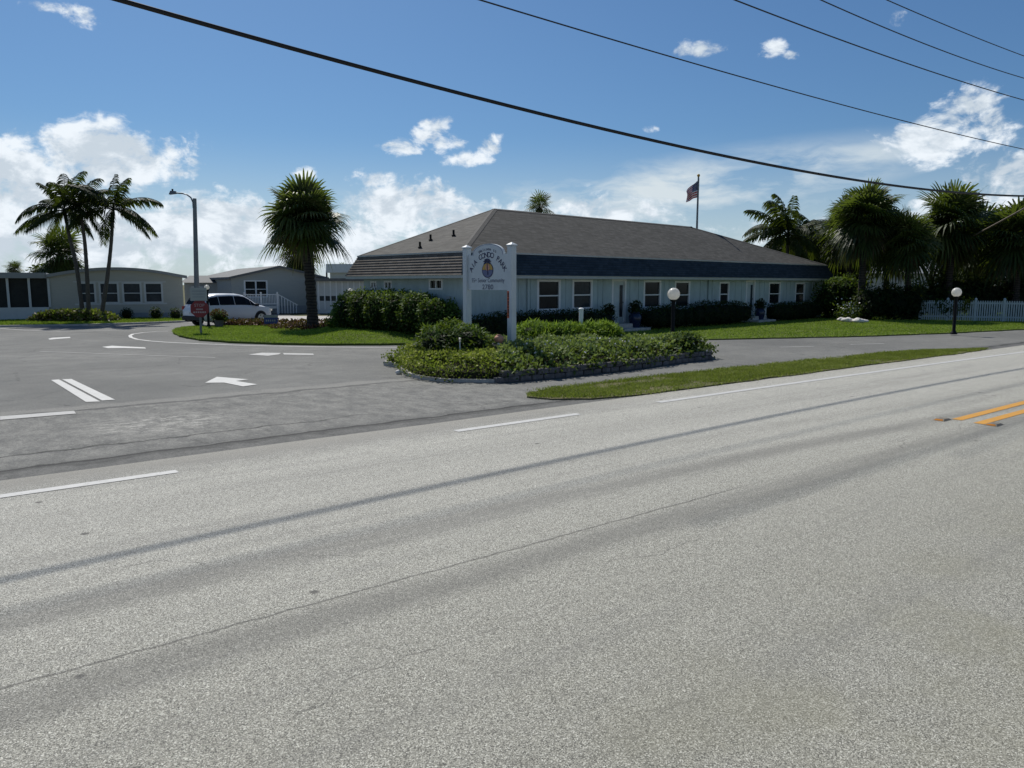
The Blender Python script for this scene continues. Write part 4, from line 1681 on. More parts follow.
em = MB()
disc(em, cx, ez, er, eh, yy, 0)
disc(em, cx, ez + .01, er * .88, eh * .88, yy - .003, 1, 0, 180)
disc(em, cx, ez, er * .88, eh * .88, yy - .003, 2, 180, 360)
disc(em, cx, ez + .07, .085, .085, yy - .006, 3)
for k in range(7):
    a = rad(-20 + k * 37)
    p = Vector((cx - .01, yy - .009, ez + .2))
    dd = Vector((math.cos(a), 0, math.sin(a) * .7 + .15))
    sd = Vector((-dd.z, 0, dd.x)).normalized() * .035
    tip = p + dd * .17 + Vector((0, 0, -.04))
    em.add((p - sd * .4, p + dd * .09 - sd, tip, p + dd * .09 + sd), ((0, 1, 2, 3),), 4)
em.add([(cx - .03, yy - .010, ez + .2), (cx + .0, yy - .010, ez + .2), (cx + .035, yy - .010, ez - .12), (cx + .0, yy - .010, ez - .12)], [(0, 3, 2, 1)], 4)
em.build('emblem', [M['navy'], M['gold'], M['grey_blue'], M['terracotta'], M['navy']], panel)
# vertical orange decal with dark marks on the right post
mb = MB()
za, zb2 = zat(318, 19), zat(291, 19)
mb.quad((WS - .075, -.0885, za), (WS - .0, -.0885, za), (WS - .0, -.0885, zb2), (WS - .075, -.0885, zb2))
de = mb.build('decal', M['orange_red'], sg)
mb = MB()
for k in range(9):
    z = zb2 - .04 - k * (zb2 - za - .06) / 9
    h_ = .045 if k % 3 else .06
    mb.quad((WS - .055, -.0915, z - h_), (WS - .012, -.0915, z - h_), (WS - .012, -.0915, z), (WS - .055, -.0915, z))
mb.build('lettering', M['black'], de)

# ------------------------------------------------------------------ planting bed around the sign
bed = [G(403, 367.5), G(404.5, 371.5), G(410, 375.5), G(424, 379), G(446, 381.6), G(500, 382.2), G(560, 377.2), G(630, 369.2), G(686, 361.6), G(708, 359.2)]
bed += [SN(18.1, 13.8), SN(18.2, 14.6), SN(18.0, 15.8), SN(16.0, 17.2), SN(13.5, 18.2), SN(11.3, 18.4), SN(9.7, 17.6)]
cb = sum((Vector((p.x, p.y, 0)) for p in bed), Vector()) / len(bed)
mb = MB()
rings = [(1.0, .0), (.97, .20), (.85, .28), (.6, .34), (.3, .36)]
vs = []
for k, z in rings:
    for p in bed:
        q = cb + (p - cb) * k
        vs.append((q.x, q.y, z))
nb = len(bed)
fs = []
for r_ in range(len(rings) - 1):
    for i in range(nb):
        j = (i + 1) % nb
        fs.append((r_ * nb + i, r_ * nb + j, r_ * nb + nb + j, r_ * nb + nb + i))
fs.append(tuple(range((len(rings) - 1) * nb, len(rings) * nb)))
mb.add(vs, fs)
struct(mb, 'planting_bed', M['mulch'])


def bedz(p):
    # radial height of the mound at p
    v = Vector((p.x, p.y, 0)) - cb
    best = 9
    for i in range(nb):
        a, b_ = bed[i] - cb, bed[(i + 1) % nb] - cb
        den = a.x * b_.y - a.y * b_.x
        if abs(den) < 1e-9:
            continue
        u = (v.x * b_.y - v.y * b_.x) / den
        w = (a.x * v.y - a.y * v.x) / den
        if u >= -1e-6 and w >= -1e-6:
            best = u + w
    k = best
    for (k0, z0), (k1, z1) in zip(rings, rings[1:]):
        if k1 <= k <= k0:
            return z0 + (z1 - z0) * (k0 - k) / (k0 - k1), k
    return (.36 if k < .3 else 0.0), k


# block wall along the front (two courses of rough stones)
mb = MB()


def along(pts, step):
    out_ = []
    carry = 0
    for a, b_ in zip(pts, pts[1:]):
        L = (b_ - a).length
        x = carry
        while x < L:
            out_.append((a.lerp(b_, x / L), (b_ - a).normalized()))
            x += step
        carry = x - L
    return out_


for course in range(2):
    for k, (p, dd) in enumerate(along([q + Vector((0, 0, 0)) for q in bed[5:11]], .31)):
        off = .15 * course
        c = p + dd * (off + random.uniform(-.015, .015))
        nrm = Vector((dd.y, -dd.x, 0))
        c = c + nrm * random.uniform(.0, .025)
        z0 = .004 + course * .125
        a = Vector((c.x, c.y, z0 + .06))
        L = random.uniform(.27, .295)
        hgt = random.uniform(.105, .118)
        tilt = random.uniform(-.012, .012)
        bb = MB()
        bb.bbox(-L / 2, L / 2, -.09, .09, -.06, -.06 + hgt, .014)
        mat4 = Matrix.Translation(a) @ Matrix.Rotation(math.atan2(dd.y, dd.x) + random.uniform(-.05, .05), 4, 'Z') @ Matrix.Rotation(tilt, 4, 'Y')
        mb.add([mat4 @ Vector(q) for q in bb.v], bb.f)
tag(mb.build('stone_wall', M['stone']), 'low dry stacked wall of grey stones edging the front of the planting bed', 'wall')
mb = MB()
for a, b_ in zip(bed[:6], bed[1:6]):
    mb.beam(a + Vector((0, 0, .03)), b_ + Vector((0, 0, .03)), .14, .07)
for a, b_ in zip(bed[-5:], bed[-4:] + [bed[0]]):
    mb.beam(a + Vector((0, 0, .05)), b_ + Vector((0, 0, .05)), .14, .11)
struct(mb, 'kerb', M['concrete'])


# ground cover over the bed
def cover(name, label, n, region, mat, L, h, tint, seed, cat='plants', flow=0, lump=.55, low=False):
    mb = MB()
    P = bed
    lo = Vector((min(p.x for p in P), min(p.y for p in P), 0))
    hi = Vector((max(p.x for p in P), max(p.y for p in P), 0))
    k = 0
    sv = Vector((seed, seed * 2, 0))
    while k < n:
        q = Vector((random.uniform(lo.x, hi.x), random.uniform(lo.y, hi.y), 0))
        z, e = bedz(q)
        if e > 1.03 or not region(q, e):
            continue
        lum = mnoise.noise(q * 1.15 + sv) + .5 * mnoise.noise(q * 2.7 + sv)
        if lum < -.42 and random.random() < .75:
            continue
        top = h * (1.0 + lump * 1.5 * lum) * min(1, (1.04 - e) / .10 + .55)
        f = random.random() ** .45
        q.z = max(z, .12 if e > .93 else 0) + top * f
        if e > .9:   # spill over the edge
            dirc = (q - cb)
            dirc.z = 0
            q += dirc.normalized() * random.uniform(-.05, .13 if low else .24)
            if random.random() < .6:
                q.z = random.uniform(.03 if low else .10, .32)
        d = (rvec() + Vector((0, 0, .5))).normalized()
        nr = (rvec() * .7 + Vector((0, 0, .8))).normalized()
        t = tint + .34 * lum + (f - .72) * 1.3 + random.gauss(0, .16)  # sunlit tips and shady gaps painted in: paler higher up, darker below
        s = L * random.uniform(.6, 1.35)
        leaf(mb, q, d, nr, s, s * .6, t)
        if flow and random.random() < flow and f > .85:
            for _ in range(3):
                leaf(mb, q + Vector((0, 0, .03)), (rvec() + Vector((0, 0, .6))).normalized(), rvec(), .05, .045, .9, 1)
        k += 1
    o = mb.build(name, [M[mat], M['flower_white']])
    return tag(o, label, cat, None, 'stuff')


def pxs(q):
    return 512 + q.x / q.y * F


cover('ground_cover', 'grey green leafy ground cover with tiny pale flowers across the right of the planting bed', 24000, lambda q, e: pxs(q) > 498 or (q - cb).y > 1.5, 'cover', .10, .25, .52, 3.3, flow=.025)
cover('yellow_hedge', 'yellow green clipped ground cover around the left tip of the planting bed', 13000, lambda q, e: pxs(q) <= 500 and e > .62, 'yellow_hedge', .07, .27, .58, 8.1, lump=.2, low=True)
cover('inner_cover', 'dark leafy ground cover between the sign posts and the yellow edging', 4500, lambda q, e: pxs(q) <= 505 and e <= .66, 'cover', .09, .14, .36, 1.7, flow=.015)

p = G(455, 350, .35)
p = Vector((-1.42, 18.5, 0))
p.z = bedz(p)[0] - .03
shrub('dark_shrub', 'dense dark green shrub at the left of the entrance sign', p, [(-.35, .1, .36, .62, .6, .45), (.35, -.05, .36, .56, .55, .40), (.0, .35, .46, .55, .5, .42)], 1300, .13, 'hedge', tint=.46, asp=.32, rough=.35, toplight=.32)
for px, dd, w, hh, lab in ((550, 21.8, .95, .62, 'bright feathery green shrub just right of the entrance sign'), (597, 22.4, .62, .58, 'bright feathery green shrub beside the white pipe')):
    q = at(px, 345, dd)
    q.z = bedz(q)[0] - .02
    shrub('feathery_shrub', lab, q, [(-w * .35, 0, hh * .5, w * .72, .6, hh * .58), (w * .4, .05, hh * .48, w * .65, .55, hh * .56)], 1700, .17, 'bright_shrub', 'shrub', 'feathery shrubs in the planting bed', .55, 2, .35, .2, True, .2, .4)
q = at(684, 350, 21.4)
q.z = .1
shrub('dark_shrub', 'low round dark shrub at the right tip of the planting bed', Vector((q.x, q.y, max(.05, bedz(q)[0] - .05))), [(0, 0, .22, .5, .42, .30)], 900, .09, 'hedge', tint=.5)

# white pipe
q = at(581, 330, 22.6)
q.z = bedz(q)[0] - .05
t = thing('marker_post', 'short white pipe standing among the bright shrubs', 'post', q)
zt = zat(308, 22.6) - q.z
mb = MB()
mb.tube([(0, 0, 0), (0, 0, zt - .06)], .066, 14)
mb.build('pipe', M['trim_white'], t, 40)
mb = MB()
mb.lathe([(.078, zt - .06), (.078, zt - .02), (.06, zt), (.01, zt + .008)], (0, 0, 0), 14)
mb.build('pipe_cap', M['trim_white'], t, 40)
# small garden light
q = at(460, 350, 17.9)
q.z = bedz(q)[0] - .02
t = thing('garden_light', 'thin pale garden light on a stake in front of the dark shrub', 'garden light', q)
zt = zat(337.5, 17.9) - q.z
mb = MB()
mb.tube([(0, 0, 0), (0, 0, zt - .1)], .014, 8)
mb.build('stake', M['trim_white'], t)
mb = MB()
mb.lathe([(.02, zt - .1), (.026, zt - .08), (.026, zt - .02), (.036, zt - .015), (.01, zt)], (0, 0, 0), 12)
mb.build('lamp', M['globe'], t)
# terracotta pot lying by the right sign post
q = at(499, 338.7, 18.55)
base_z = bedz(q)[0]
t = thing('clay_jar', 'round peach terracotta jar on a stone beside the right sign post', 'jar', Vector((q.x, q.y, base_z - .03)))
zc = q.z - base_z + .03
J = .76
mb = MB()
mb.lathe([(.10 * J, zc - .10), (.155 * J, zc - .05), (.165 * J, zc), (.15 * J, zc + .04), (.10 * J, zc + .075), (.07 * J, zc + .082), (.085 * J, zc + .10), (.06 * J, zc + .098)], (0, 0, 0), 20)
mb.build('jar', M['terracotta'], t, 50)
mb = MB()
mb.tube([(.10, 0, zc + .05), (.155, 0, zc + .04), (.155, 0, zc - .02), (.11, 0, zc - .04)], .014, 6)
mb.build('handle', M['terracotta'], t, 50)
mb = MB()
mb.lathe([(.2, 0), (.19, zc - .16), (.14, zc - .102)], (0, 0, 0), 9)
mb.build('stone', M['stone'], t)

# loose pale stone on the asphalt at the left tip of the bed
q = G(398.5, 374.0)
mb = MB()
mb.ball((0, 0, .045), .075, 9, 0, .75)
o = mb.build('edge_stone', M['rock'], None, 60)
o.location = q
tag(o, 'small white stone on the asphalt at the left tip of the planting bed', 'stone')

# ------------------------------------------------------------------ picket fence
fa, fb = G(919.5, 320.8), G(1024, 323)
fd = (fb - fa).normalized()
fz = math.atan2(fd.y, fd.x)
fen = thing('picket_fence', 'pale picket fence with capped posts at the back of the right lawn', 'fence', Vector((fa.x, fa.y, .02)), fz)
SP_ = (fb - fa).length / 105 * 28.3
zt = zat(299.5, fa.y) - .02
for k in range(10):
    x = k * SP_
    mb = MB()
    mb.bbox(x - .065, x + .065, -.065, .065, 0, zt + .05, .01)
    po = mb.build('post', M['fence'], fen)
    mb = MB()
    mb.add([(x - .08, -.08, zt + .052), (x + .08, -.08, zt + .052), (x + .08, .08, zt + .052), (x - .08, .08, zt + .052), (x, 0, zt + .13)], [(3, 2, 1, 0), (0, 1, 4), (1, 2, 4), (2, 3, 4), (3, 0, 4)])
    mb.build('post_cap', M['fence'], po)
    if k < 9:
        mb = MB()
        npk = 11
        for i in range(npk):
            c = x + .065 + (SP_ - .13) * (i + .5) / npk
            w = (SP_ - .13) / npk * .30
            top = zt - .02
            mb.add([(c - w, -.035, .06), (c + w, -.035, .06), (c + w, -.035, top - .05), (c, -.035, top), (c - w, -.035, top - .05),
                    (c - w, -.015, .06), (c + w, -.015, .06), (c + w, -.015, top - .05), (c, -.015, top), (c - w, -.015, top - .05)],
                   [(0, 1, 2, 3, 4), (9, 8, 7, 6, 5), (0, 5, 6, 1), (1, 6, 7, 2), (2, 7, 8, 3), (3, 8, 9, 4), (4, 9, 5, 0)])
        mb.build('picket_panel', M['fence'], fen)
        for z in (.22, zt - .22):
            mb = MB()
            mb.box(x + .066, x + SP_ - .066, -.012, .03, z, z + .09)
            mb.build('rail', M['fence'], fen)

# vine scrambling on the fence
mb = MB()
for (px, py, w, h_) in ((937, 303, .5, .3), (945, 309, .35, .35), (963, 308, .45, .3), (966, 301, .5, .25)):
    c = at(px, py, 42.9)
    for _ in range(90):
        q = c + Vector((random.gauss(0, w * .5), random.gauss(-.12, .05), random.gauss(0, h_ * .5)))
        leaf(mb, q, rvec(), rvec(), .13, .09, random.uniform(.2, .7))
tag(mb.build('creeper', M['hedge']), 'dark leafy creeper poking through the picket fence', 'plant', None, 'stuff')

# ------------------------------------------------------------------ trees on the right
GRP = 'fan palms beyond the right lawn'


def ground_at(px, d, z=.02):
    q = at(px, 300, d)
    return Vector((q.x, q.y, z))


sabal('fan_palm', 'tall fan palm left of the group, its trunk leaning by the white rocks', ground_at(849, 50.5), at(851, 226, 50.5), 2.55, .20, 44, GRP, nseg=22, tint=.34, low=-50)
sabal('fan_palm', 'tallest full fan palm at right of the clubhouse, standing over the white rocks', ground_at(861, 45.0), at(866, 214, 45.2), 2.5, .20, 54, GRP, nseg=26, skirt=22, tint=.38, low=-55)
sabal('fan_palm', 'shorter fan palm left of the picket fence end', ground_at(908, 44.5), at(908, 238, 44.5), 2.15, .17, 46, GRP, nseg=22, tint=.46, low=-45)
sabal('fan_palm', 'full tall fan palm rising behind the picket fence lamp', ground_at(948, 46.0), at(953, 218, 46.2), 2.75, .2, 50, GRP, nseg=22, tint=.36, low=-55)
sabal('fan_palm', 'fan palm at the right edge of the view behind the fence', ground_at(1016, 45.0), at(1018, 232, 45.0), 2.6, .2, 46, GRP, nseg=22, tint=.40, low=-50)
sabal('fan_palm', 'fan palm in the gap between the two tallest fan palms, deeper in the shade', ground_at(885, 50.0), at(889, 236, 50.0), 2.6, .17, 44, GRP, nseg=18, tint=.32, low=-50)
sabal('fan_palm', 'shaded fan palm low behind the picket fence, near its right end', ground_at(982, 49.0), at(984, 236, 49), 2.7, .17, 44, GRP, nseg=18, tint=.32, low=-50)
b = ground_at(784, 53)
feather_palm('feather_palm', 'feather palm with arching fronds above the right end of the roof', b, [b, b + Vector((.1, 0, 2.6)), at(788, 238, 53)], 3.4, .16, 22, None, (-.1, 0, 0), .52, (-25, 85), .85)
b = ground_at(824, 57)
feather_palm('feather_palm', 'darker feather palm wedged between roof end and first fan palm', b, [b, b + Vector((-.1, 0, 2)), at(822, 243, 57)], 3.2, .15, 20, None, (0, 0, 0), .45, (-35, 80), 1.0)
# service cable dropping from the right toward the pale house
pa, pb, pc = at(1030, 205, 40), at(965, 240, 46), at(912, 265.5, 61)
mb = MB()
pts = []
for k in range(41):
    u = k / 40
    pts.append(pa * (1 - u) ** 2 + (pb * 2 - pa * .5 - pc * .5) * (2 * u * (1 - u)) + pc * u * u)
mb.tube(pts, .045, 8)
tag(mb.build('service_cable', M['wire_pale'], None, 180), 'brownish cable slanting down through the shaded palms at right', 'cable')

# dense understory behind
for px, d_, h_, cr, lab in (
        (800, 58, 5.2, [(-1.2, 0, 4.30, 1.6, 1.5, 1.3), (.8, .3, 4.80, 1.7, 1.5, 1.4), (2.2, 0, 3.10, 1.5, 1.4, 1.3)], 'dark evergreen tree behind the right end of the roof'),
        (838, 56, 5.0, [(-1.0, 0, 4.50, 1.5, 1.3, 1.2), (1.2, .2, 4.10, 1.5, 1.4, 1.3), (.3, -.3, 2.40, 1.6, 1.3, 1.1)], 'dark evergreen tree behind the first two fan palm trunks'),
        (930, 53, 5.4, [(-1.5, 0, 4.60, 1.6, 1.4, 1.2), (.9, .2, 5.00, 1.7, 1.5, 1.3), (1.6, -.2, 2.90, 1.5, 1.4, 1.2)], 'dark evergreen tree filling behind the left end of the fence'),
        (975, 52, 5.6, [(-1.3, 0, 4.50, 1.7, 1.4, 1.3), (1.0, .2, 5.10, 1.7, 1.5, 1.4), (0, -.3, 2.70, 1.8, 1.4, 1.2)], 'dark evergreen tree behind the middle of the fence'),
        (1022, 51, 5.8, [(-1.2, 0, 4.70, 1.7, 1.4, 1.4), (1.1, .2, 5.30, 1.7, 1.5, 1.4), (0, -.3, 2.80, 1.8, 1.4, 1.3)], 'dark evergreen tree at the right edge behind the fence'),
        (1070, 50, 6.0, [(-1.2, 0, 4.70, 1.9, 1.4, 1.5), (1.4, .2, 5.30, 1.9, 1.5, 1.5), (0, -.3, 2.80, 2.1, 1.4, 1.4)], None)):
    if lab is None:
        continue
    broad_tree('evergreen_tree', lab, ground_at(px, d_), h_, cr, 1500, .26, 'evergreens behind the palms', 'tree', .36)
for px, d_, rx, h_, mat, ti, lab in (
        (838, 46.5, 1.25, 2.5, 'hedge', .50, 'broad leafy green bush beyond the right corner of the clubhouse'),
        (880, 44.5, 1.3, 2.0, 'shade_hedge', .45, 'dark bush behind the white rocks and palm trunks'),
        (903, 44.2, 1.1, 1.9, 'shade_hedge', .48, 'dark bush next to the left end of the picket fence'),
        (930, 46.5, 1.4, 2.4, 'tree', .42, 'bush behind the first fence panel'),
        (962, 46.3, 1.5, 2.7, 'tree', .50, 'bush with lighter leaves behind the globe lamp'),
        (998, 46, 1.6, 2.4, 'tree', .36, 'dark bush behind the capped fence post at right'),
        (1034, 45.5, 1.6, 2.6, 'tree', .40, 'bush at the right frame edge behind the fence')):
    shrub('garden_bush', lab, ground_at(px, d_), [(-rx * .4, 0, h_ * .45, rx * .75, .8, h_ * .5), (rx * .45, .1, h_ * .5, rx * .7, .8, h_ * .52)], 1150, .17, mat, 'bush', 'bushes under the palms', ti, 2, .35)

# white rocks and white flowers at the palm foot
for i, (px, py, r) in enumerate(((842, 321.2, .26), (847, 322.3, .3), (852, 321.8, .2), (858.5, 322.8, .3), (864, 322.6, .22))):
    mb = MB()
    mb.ball((0, 0, r * .35), r, 10, 0, .5)
    v = [tuple(Vector(q) * (1 + .25 * mnoise.noise(Vector(q) * 5 + Vector((i * 7, 0, 0))))) for q in mb.v]
    mb.v = v
    o = mb.build('white_rock', M['rock'], None, 40)
    o.location = G(px, py, .03)
    tag(o, ('leftmost of the white rocks below the tall fan palms', 'biggest rounded white rock, second from the left below the fan palms', 'small white rock in the middle of the row below the fan palms', 'wide white rock, second from the right below the fan palms', 'rightmost of the white rocks below the fan palms')[i], 'rock', 'white rocks at the palm foot')
mb = MB()
for k in range(80):
    q = at(random.gauss(850, 7), random.gauss(309, 5), 43.6 + random.random() * .5)
    leaf(mb, q, rvec(), rvec(), .10, .08, random.random())
for k in range(500):
    q = at(random.gauss(851, 9), random.gauss(312, 5), 43.8 + random.random() * .5)
    leaf(mb, q, rvec(), rvec(), .16, .08, .4 + random.random() * .3, 1)
tag(mb.build('white_flowers', [M['flower_white'], M['hedge']]), 'bush of scattered white flowers above the white rocks', 'plant', None, 'stuff')

# pale house glimpsed between the trunks
hp = ground_at(905, 64)
gh = thing('house', 'pale house glimpsed between the palm trunks behind the right trees', 'building', hp, .25)
mb = MB()
mb.box(-5, 8, 0, 7, 0, 2.9)
mb.build('wall', M['mh_white'], gh)
mb = MB()
mb.add([(-5.5, -.5, 2.95), (8.5, -.5, 2.95), (8.5, 7.5, 2.95), (-5.5, 7.5, 2.95), (-1.5, 3.5, 4.3), (4.5, 3.5, 4.3)], [(0, 1, 5, 4), (1, 2, 5), (2, 3, 4, 5), (3, 0, 4), (3, 2, 1, 0)])
mb.build('roof', M['mh_roof'], gh)

# fan palm tip behind the ridge, and far palms
b = ground_at(539, 60)
sabal('fan_palm', 'fan palm peeking above the clubhouse ridge', b, at(539.5, 205.5, 60), 1.45, .17, 20, None, nseg=16, skirt=0, tint=.45, low=-25)
sabal('fan_palm', 'small distant fan palm above the left eave of the clubhouse', ground_at(343.5, 90), at(343.5, 273.5, 90), 1.7, .2, 34, None, nseg=14, skirt=2, tint=.3, low=-50)
sabal('fan_palm', 'fan palm behind the grey mobile home, partly behind the big island palm', ground_at(300.5, 66), at(299.5, 250, 66), 2.35, .22, 42, None, nseg=18, skirt=26, tint=.34, low=-58)
sabal('fan_palm', 'round fan palm behind the roof of the beige mobile home', ground_at(62, 62), at(60, 249, 62), 2.5, .25, 44, None, nseg=18, skirt=8, tint=.40, low=-60)
sabal('fan_palm', 'small dark distant fan palm at the far left above the porch roof', ground_at(14.5, 85), at(14.5, 268, 85), 1.25, .2, 36, None, nseg=14, skirt=3, tint=.25, low=-50)
broad_tree('evergreen_tree', 'low dark tree directly behind the roof of the beige mobile home', ground_at(50, 63), 3.4, [(0, 0, 2.7, 1.5, 1.2, 1.1), (.9, .2, 2.6, 1.2, 1.1, 1.0)], 800, .25, None, 'tree', .3)

# ------------------------------------------------------------------ three feather palms on the left
GP = 'feather palms before the beige mobile home'
dP = 42.6
for lab, bpx, tr, cen, R, wd in (
        ('leftmost feather palm, leaning left over the flower bed', 83, [(83, 312.5), (77, 270), (69.5, 237), (65, 214)], None, 2.5, (-.3, 0, .0)),
        ('middle feather palm with upright trunk over the flower bed', 88.5, [(88.5, 312.5), (87, 275), (84.5, 240), (80, 210)], None, 2.05, (.12, 0, .0)),
        ('right feather palm with curved trunk bending right over the flower bed', 100, [(100, 312.8), (107, 280), (111, 245), (113, 213)], None, 2.5, (.15, 0, .0))):
    P = [at(x, y, dP) for x, y in tr]
    P[0].z = .05
    feather_palm('feather_palm', lab, P[0], P, R, .12, 15, GP, wd, .30, (-22, 84), .8)

# flower bed under them
mb = MB()
for k in range(5200):
    x = random.uniform(36, 113)
    f = 1 - abs((x - 74) / 40) ** 4
    q = G(x, 322.3)
    q.y -= random.uniform(-.9, .7)
    q.z = .06 + random.random() ** .6 * .60 * max(.25, f)
    left = (x < 70)
    leaf(mb, q, (rvec() + Vector((0, 0, .6))).normalized(), rvec(), .17, .11, random.random() * (.75 if left else 1), 0 if random.random() < (.6 if left else .45) else 1)
tag(mb.build('flower_bed', [M['flower_pale'], M['yellow_hedge']]), 'low flower bed of pink and yellow blooms around the three feather palms', 'flowers', None, 'stuff')
for px, lab in ((127, 'first small dark shrub along the wall of the beige mobile home'), (156, 'second small dark shrub along the beige mobile home wall'), (176, 'small dark shrub at the right corner of the beige mobile home')):
    shrub('small_shrub', lab, G(px, 319.2, .05), [(0, 0, .28, .38, .34, .36)], 260, .1, 'shade_hedge', 'shrub', 'small shrubs at the mobile home', .45, stem=False)
shrub('small_shrub', 'round dark shrub behind the flower bed, near the left palm', G(69, 318.2, .05), [(0, 0, .6, .55, .4, .62)], 420, .12, 'shade_hedge', 'shrub', 'small shrubs at the mobile home', .45, stem=False)

# ------------------------------------------------------------------ beige mobile home
ml, mr = G(50.5, 320.2), G(184.5, 317.6)
mdir = (mr - ml).normalized()
mw = (mr - ml).length
mh = thing('mobile_home', 'beige mobile home with four white windows and screened porch', 'building', ml, math.atan2(mdir.y, mdir.x))
dm = (ml.y + mr.y) / 2
ZEV = zat(277.0, dm)
ZAP = zat(269.0, dm)


def mh_x(px):
    d = ray(px, 292)
    nn = Vector((-mdir.y, mdir.x, 0))
    tt = ml.dot(nn) / Vector((d.x, d.y, 0)).dot(nn)
    return (Vector((d.x * tt, d.y * tt, 0)) - ml).dot(mdir)


wins = []
for a, b_ in ((78.8, 95), (100, 118), (123.2, 140.8), (145.2, 162)):
    x0_, x1_ = [mh_x(q) for q in (a, b_)]
    wins.append((x0_, x1_, zat(302.3, dm), zat(283.4, dm)))
mb = MB()
wall_grid(mb, 0, mw, .0, ZEV, 0, wins, .1)
mb.quad((mw, 0, 0), (mw, 9, 0), (mw, 9, ZEV), (mw, 0, ZEV))
mb.quad((0, 9, 0), (0, 0, 0), (0, 0, ZEV), (0, 9, ZEV))
mb.quad((0, 9, 0), (0, 9, ZEV), (mw, 9, ZEV), (mw, 9, 0))
# low arched gable
arc = [(mw * k / 16, ZEV + (ZAP - ZEV) * math.sin(math.pi * k / 16) ** .8) for k in range(17)]
mb.add([(x, 0, z) for x, z in arc], [tuple(range(17))])
mb.build('wall', M['mh_beige'], mh)
mb = MB()
for i in range(16):
    (xa, za), (xb, zb_) = arc[i], arc[i + 1]
    if i == 0:
        xa -= .25
    if i == 15:
        xb += .25
    mb.quad((xa, -.3, za + .1), (xb, -.3, zb_ + .1), (xb, 9.2, zb_ + .1), (xa, 9.2, za + .1))
    mb.quad((xa, -.3, za - .08), (xb, -.3, zb_ - .08), (xb, -.3, zb_ + .1), (xa, -.3, za + .1))
    mb.quad((xa, -.3, za - .08), (xa, 0, za - .08), (xb, 0, zb_ - .08), (xb, -.3, zb_ - .08))
mb.build('roof', M['mh_roof'], mh)
mb = MB()
mb.box(-.04, mw + .04, -.06, -.004, 0, .35)
mb.build('skirting', M['skirt'], mh)
for w in wins:
    window(*w, 0, mh, (M['mh_white'], M['glass_blue']), True, False, .1, .045)
# surround panel behind the window row
mb = MB()
mb.box(wins[0][0] - .25, wins[-1][1] + .25, -.03, -.016, wins[0][3] + .062, wins[0][3] + .12)
mb.box(wins[0][0] - .25, wins[-1][1] + .25, -.03, -.016, wins[0][2] - .14, wins[0][2] - .052)
mb.build('window_trim', M['mh_white'], mh)
# porch
pw = 6.0
porch = MB()
porch.box(-pw, -.02, -.1, 4, .0, zat(306.2, dm))
porch.build('porch_wall', M['mh_white'], mh)
zs0, zs1 = zat(306.2, dm), zat(278.5, dm)
mb = MB()
mb.quad((-pw, .05, zs0), (-.02, .05, zs0), (-.02, .05, zs1), (-pw, .05, zs1))
mb.build('porch_screen', M['screen'], mh)
for px in (8, 29.5, 49, -14, -36):
    x = mh_x(px)
    mb = MB()
    mb.box(x - .06, x + .06, -.08, .03, zs0 + .002, zs1)
    mb.build('porch_post', M['mh_white'], mh)
mb = MB()
mb.box(-pw - .2, -.03, -.3, 4, zs1 + .002, zat(273.2, dm))
mb.build('porch_roof', M['mh_roof'], mh)

# ------------------------------------------------------------------ grey mobile home with gable
D2 = 53.5
gl, gr_ = at(232, 300, D2), at(325, 300, D2 + 3.4)
gl.z = gr_.z = 0
gd = (gr_ - gl).normalized()
gw = (gr_ - gl).length
mh2 = thing('mobile_home', 'grey mobile home with shallow gable behind the white car', 'building', gl, math.atan2(gd.y, gd.x))
ze = zat(277.5, D2)
zp = zat(266.5, D2)


def mh2_x(px, out=0.0):
    d = ray(px, 292)
    nn = Vector((-gd.y, gd.x, 0))
    o = gl - nn * out
    tt = o.dot(nn) / Vector((d.x, d.y, 0)).dot(nn)
    return (Vector((d.x * tt, d.y * tt, 0)) - o).dot(gd)


wx0, wx1 = mh2_x(245), mh2_x(267)
hole = (wx0, wx1, zat(297, D2), zat(281, D2))
mb = MB()
wall_grid(mb, 0, gw, 0, ze, 0, [hole], .1)
mb.tri((0, 0, ze), (gw, 0, ze), (gw / 2, 0, zp))
mb.quad((0, 14, 0), (0, 0, 0), (0, 0, ze), (0, 14, ze))
mb.quad((gw, 0, 0), (gw, 14, 0), (gw, 14, ze), (gw, 0, ze))
mb.build('wall', M['mh_grey'], mh2)
mb = MB()
for sx in (0, 1):
    xe = -.25 if sx == 0 else gw + .25
    zz = ze - .07
    mb.quad((xe, -.35, zz + .1), (gw / 2, -.35, zp + .1), (gw / 2, 14, zp + .1), (xe, 14, zz + .1))
    mb.quad((xe, -.35, zz - .05), (gw / 2, -.35, zp - .05), (gw / 2, -.35, zp + .1), (xe, -.35, zz + .1))
    mb.quad((xe, -.35, zz - .05), (xe, 14, zz - .05), (xe, 14, zz + .1), (xe, -.35, zz + .1))
mb.build('roof', M['mh_roof2'], mh2)
window(*hole, 0, mh2, (M['trim_white'], M['glass']), True, False)
mb = MB()
c = (hole[0] + hole[1]) / 2
mb.box(c - .05, c + .05, -.02, .04, hole[2] + .03, hole[3] - .03)
mb.build('mullion', M['trim_white'], mh2)
mb = MB()
mb.box(-.03, gw + .03, -.05, -.004, 0, .55)
mb.build('skirting', M['skirt'], mh2)
# deck with white railing
mb = MB()
xa, xb = mh2_x(244, 1.6), mh2_x(277, 1.6)
for k in range(2):
    z = .6 + .75 * k + (.1 if k == 0 else 0)
    mb.box(xa, xb, -1.63, -1.58, z, z + .06)
for k in range(22):
    x = xa + (xb - xa) * k / 21
    mb.box(x - .015, x + .015, -1.62, -1.59, .72, 1.36)
for x in (xa, (xa + xb) / 2, xb):
    mb.box(x - .05, x + .05, -1.66, -1.56, 0, 1.55)
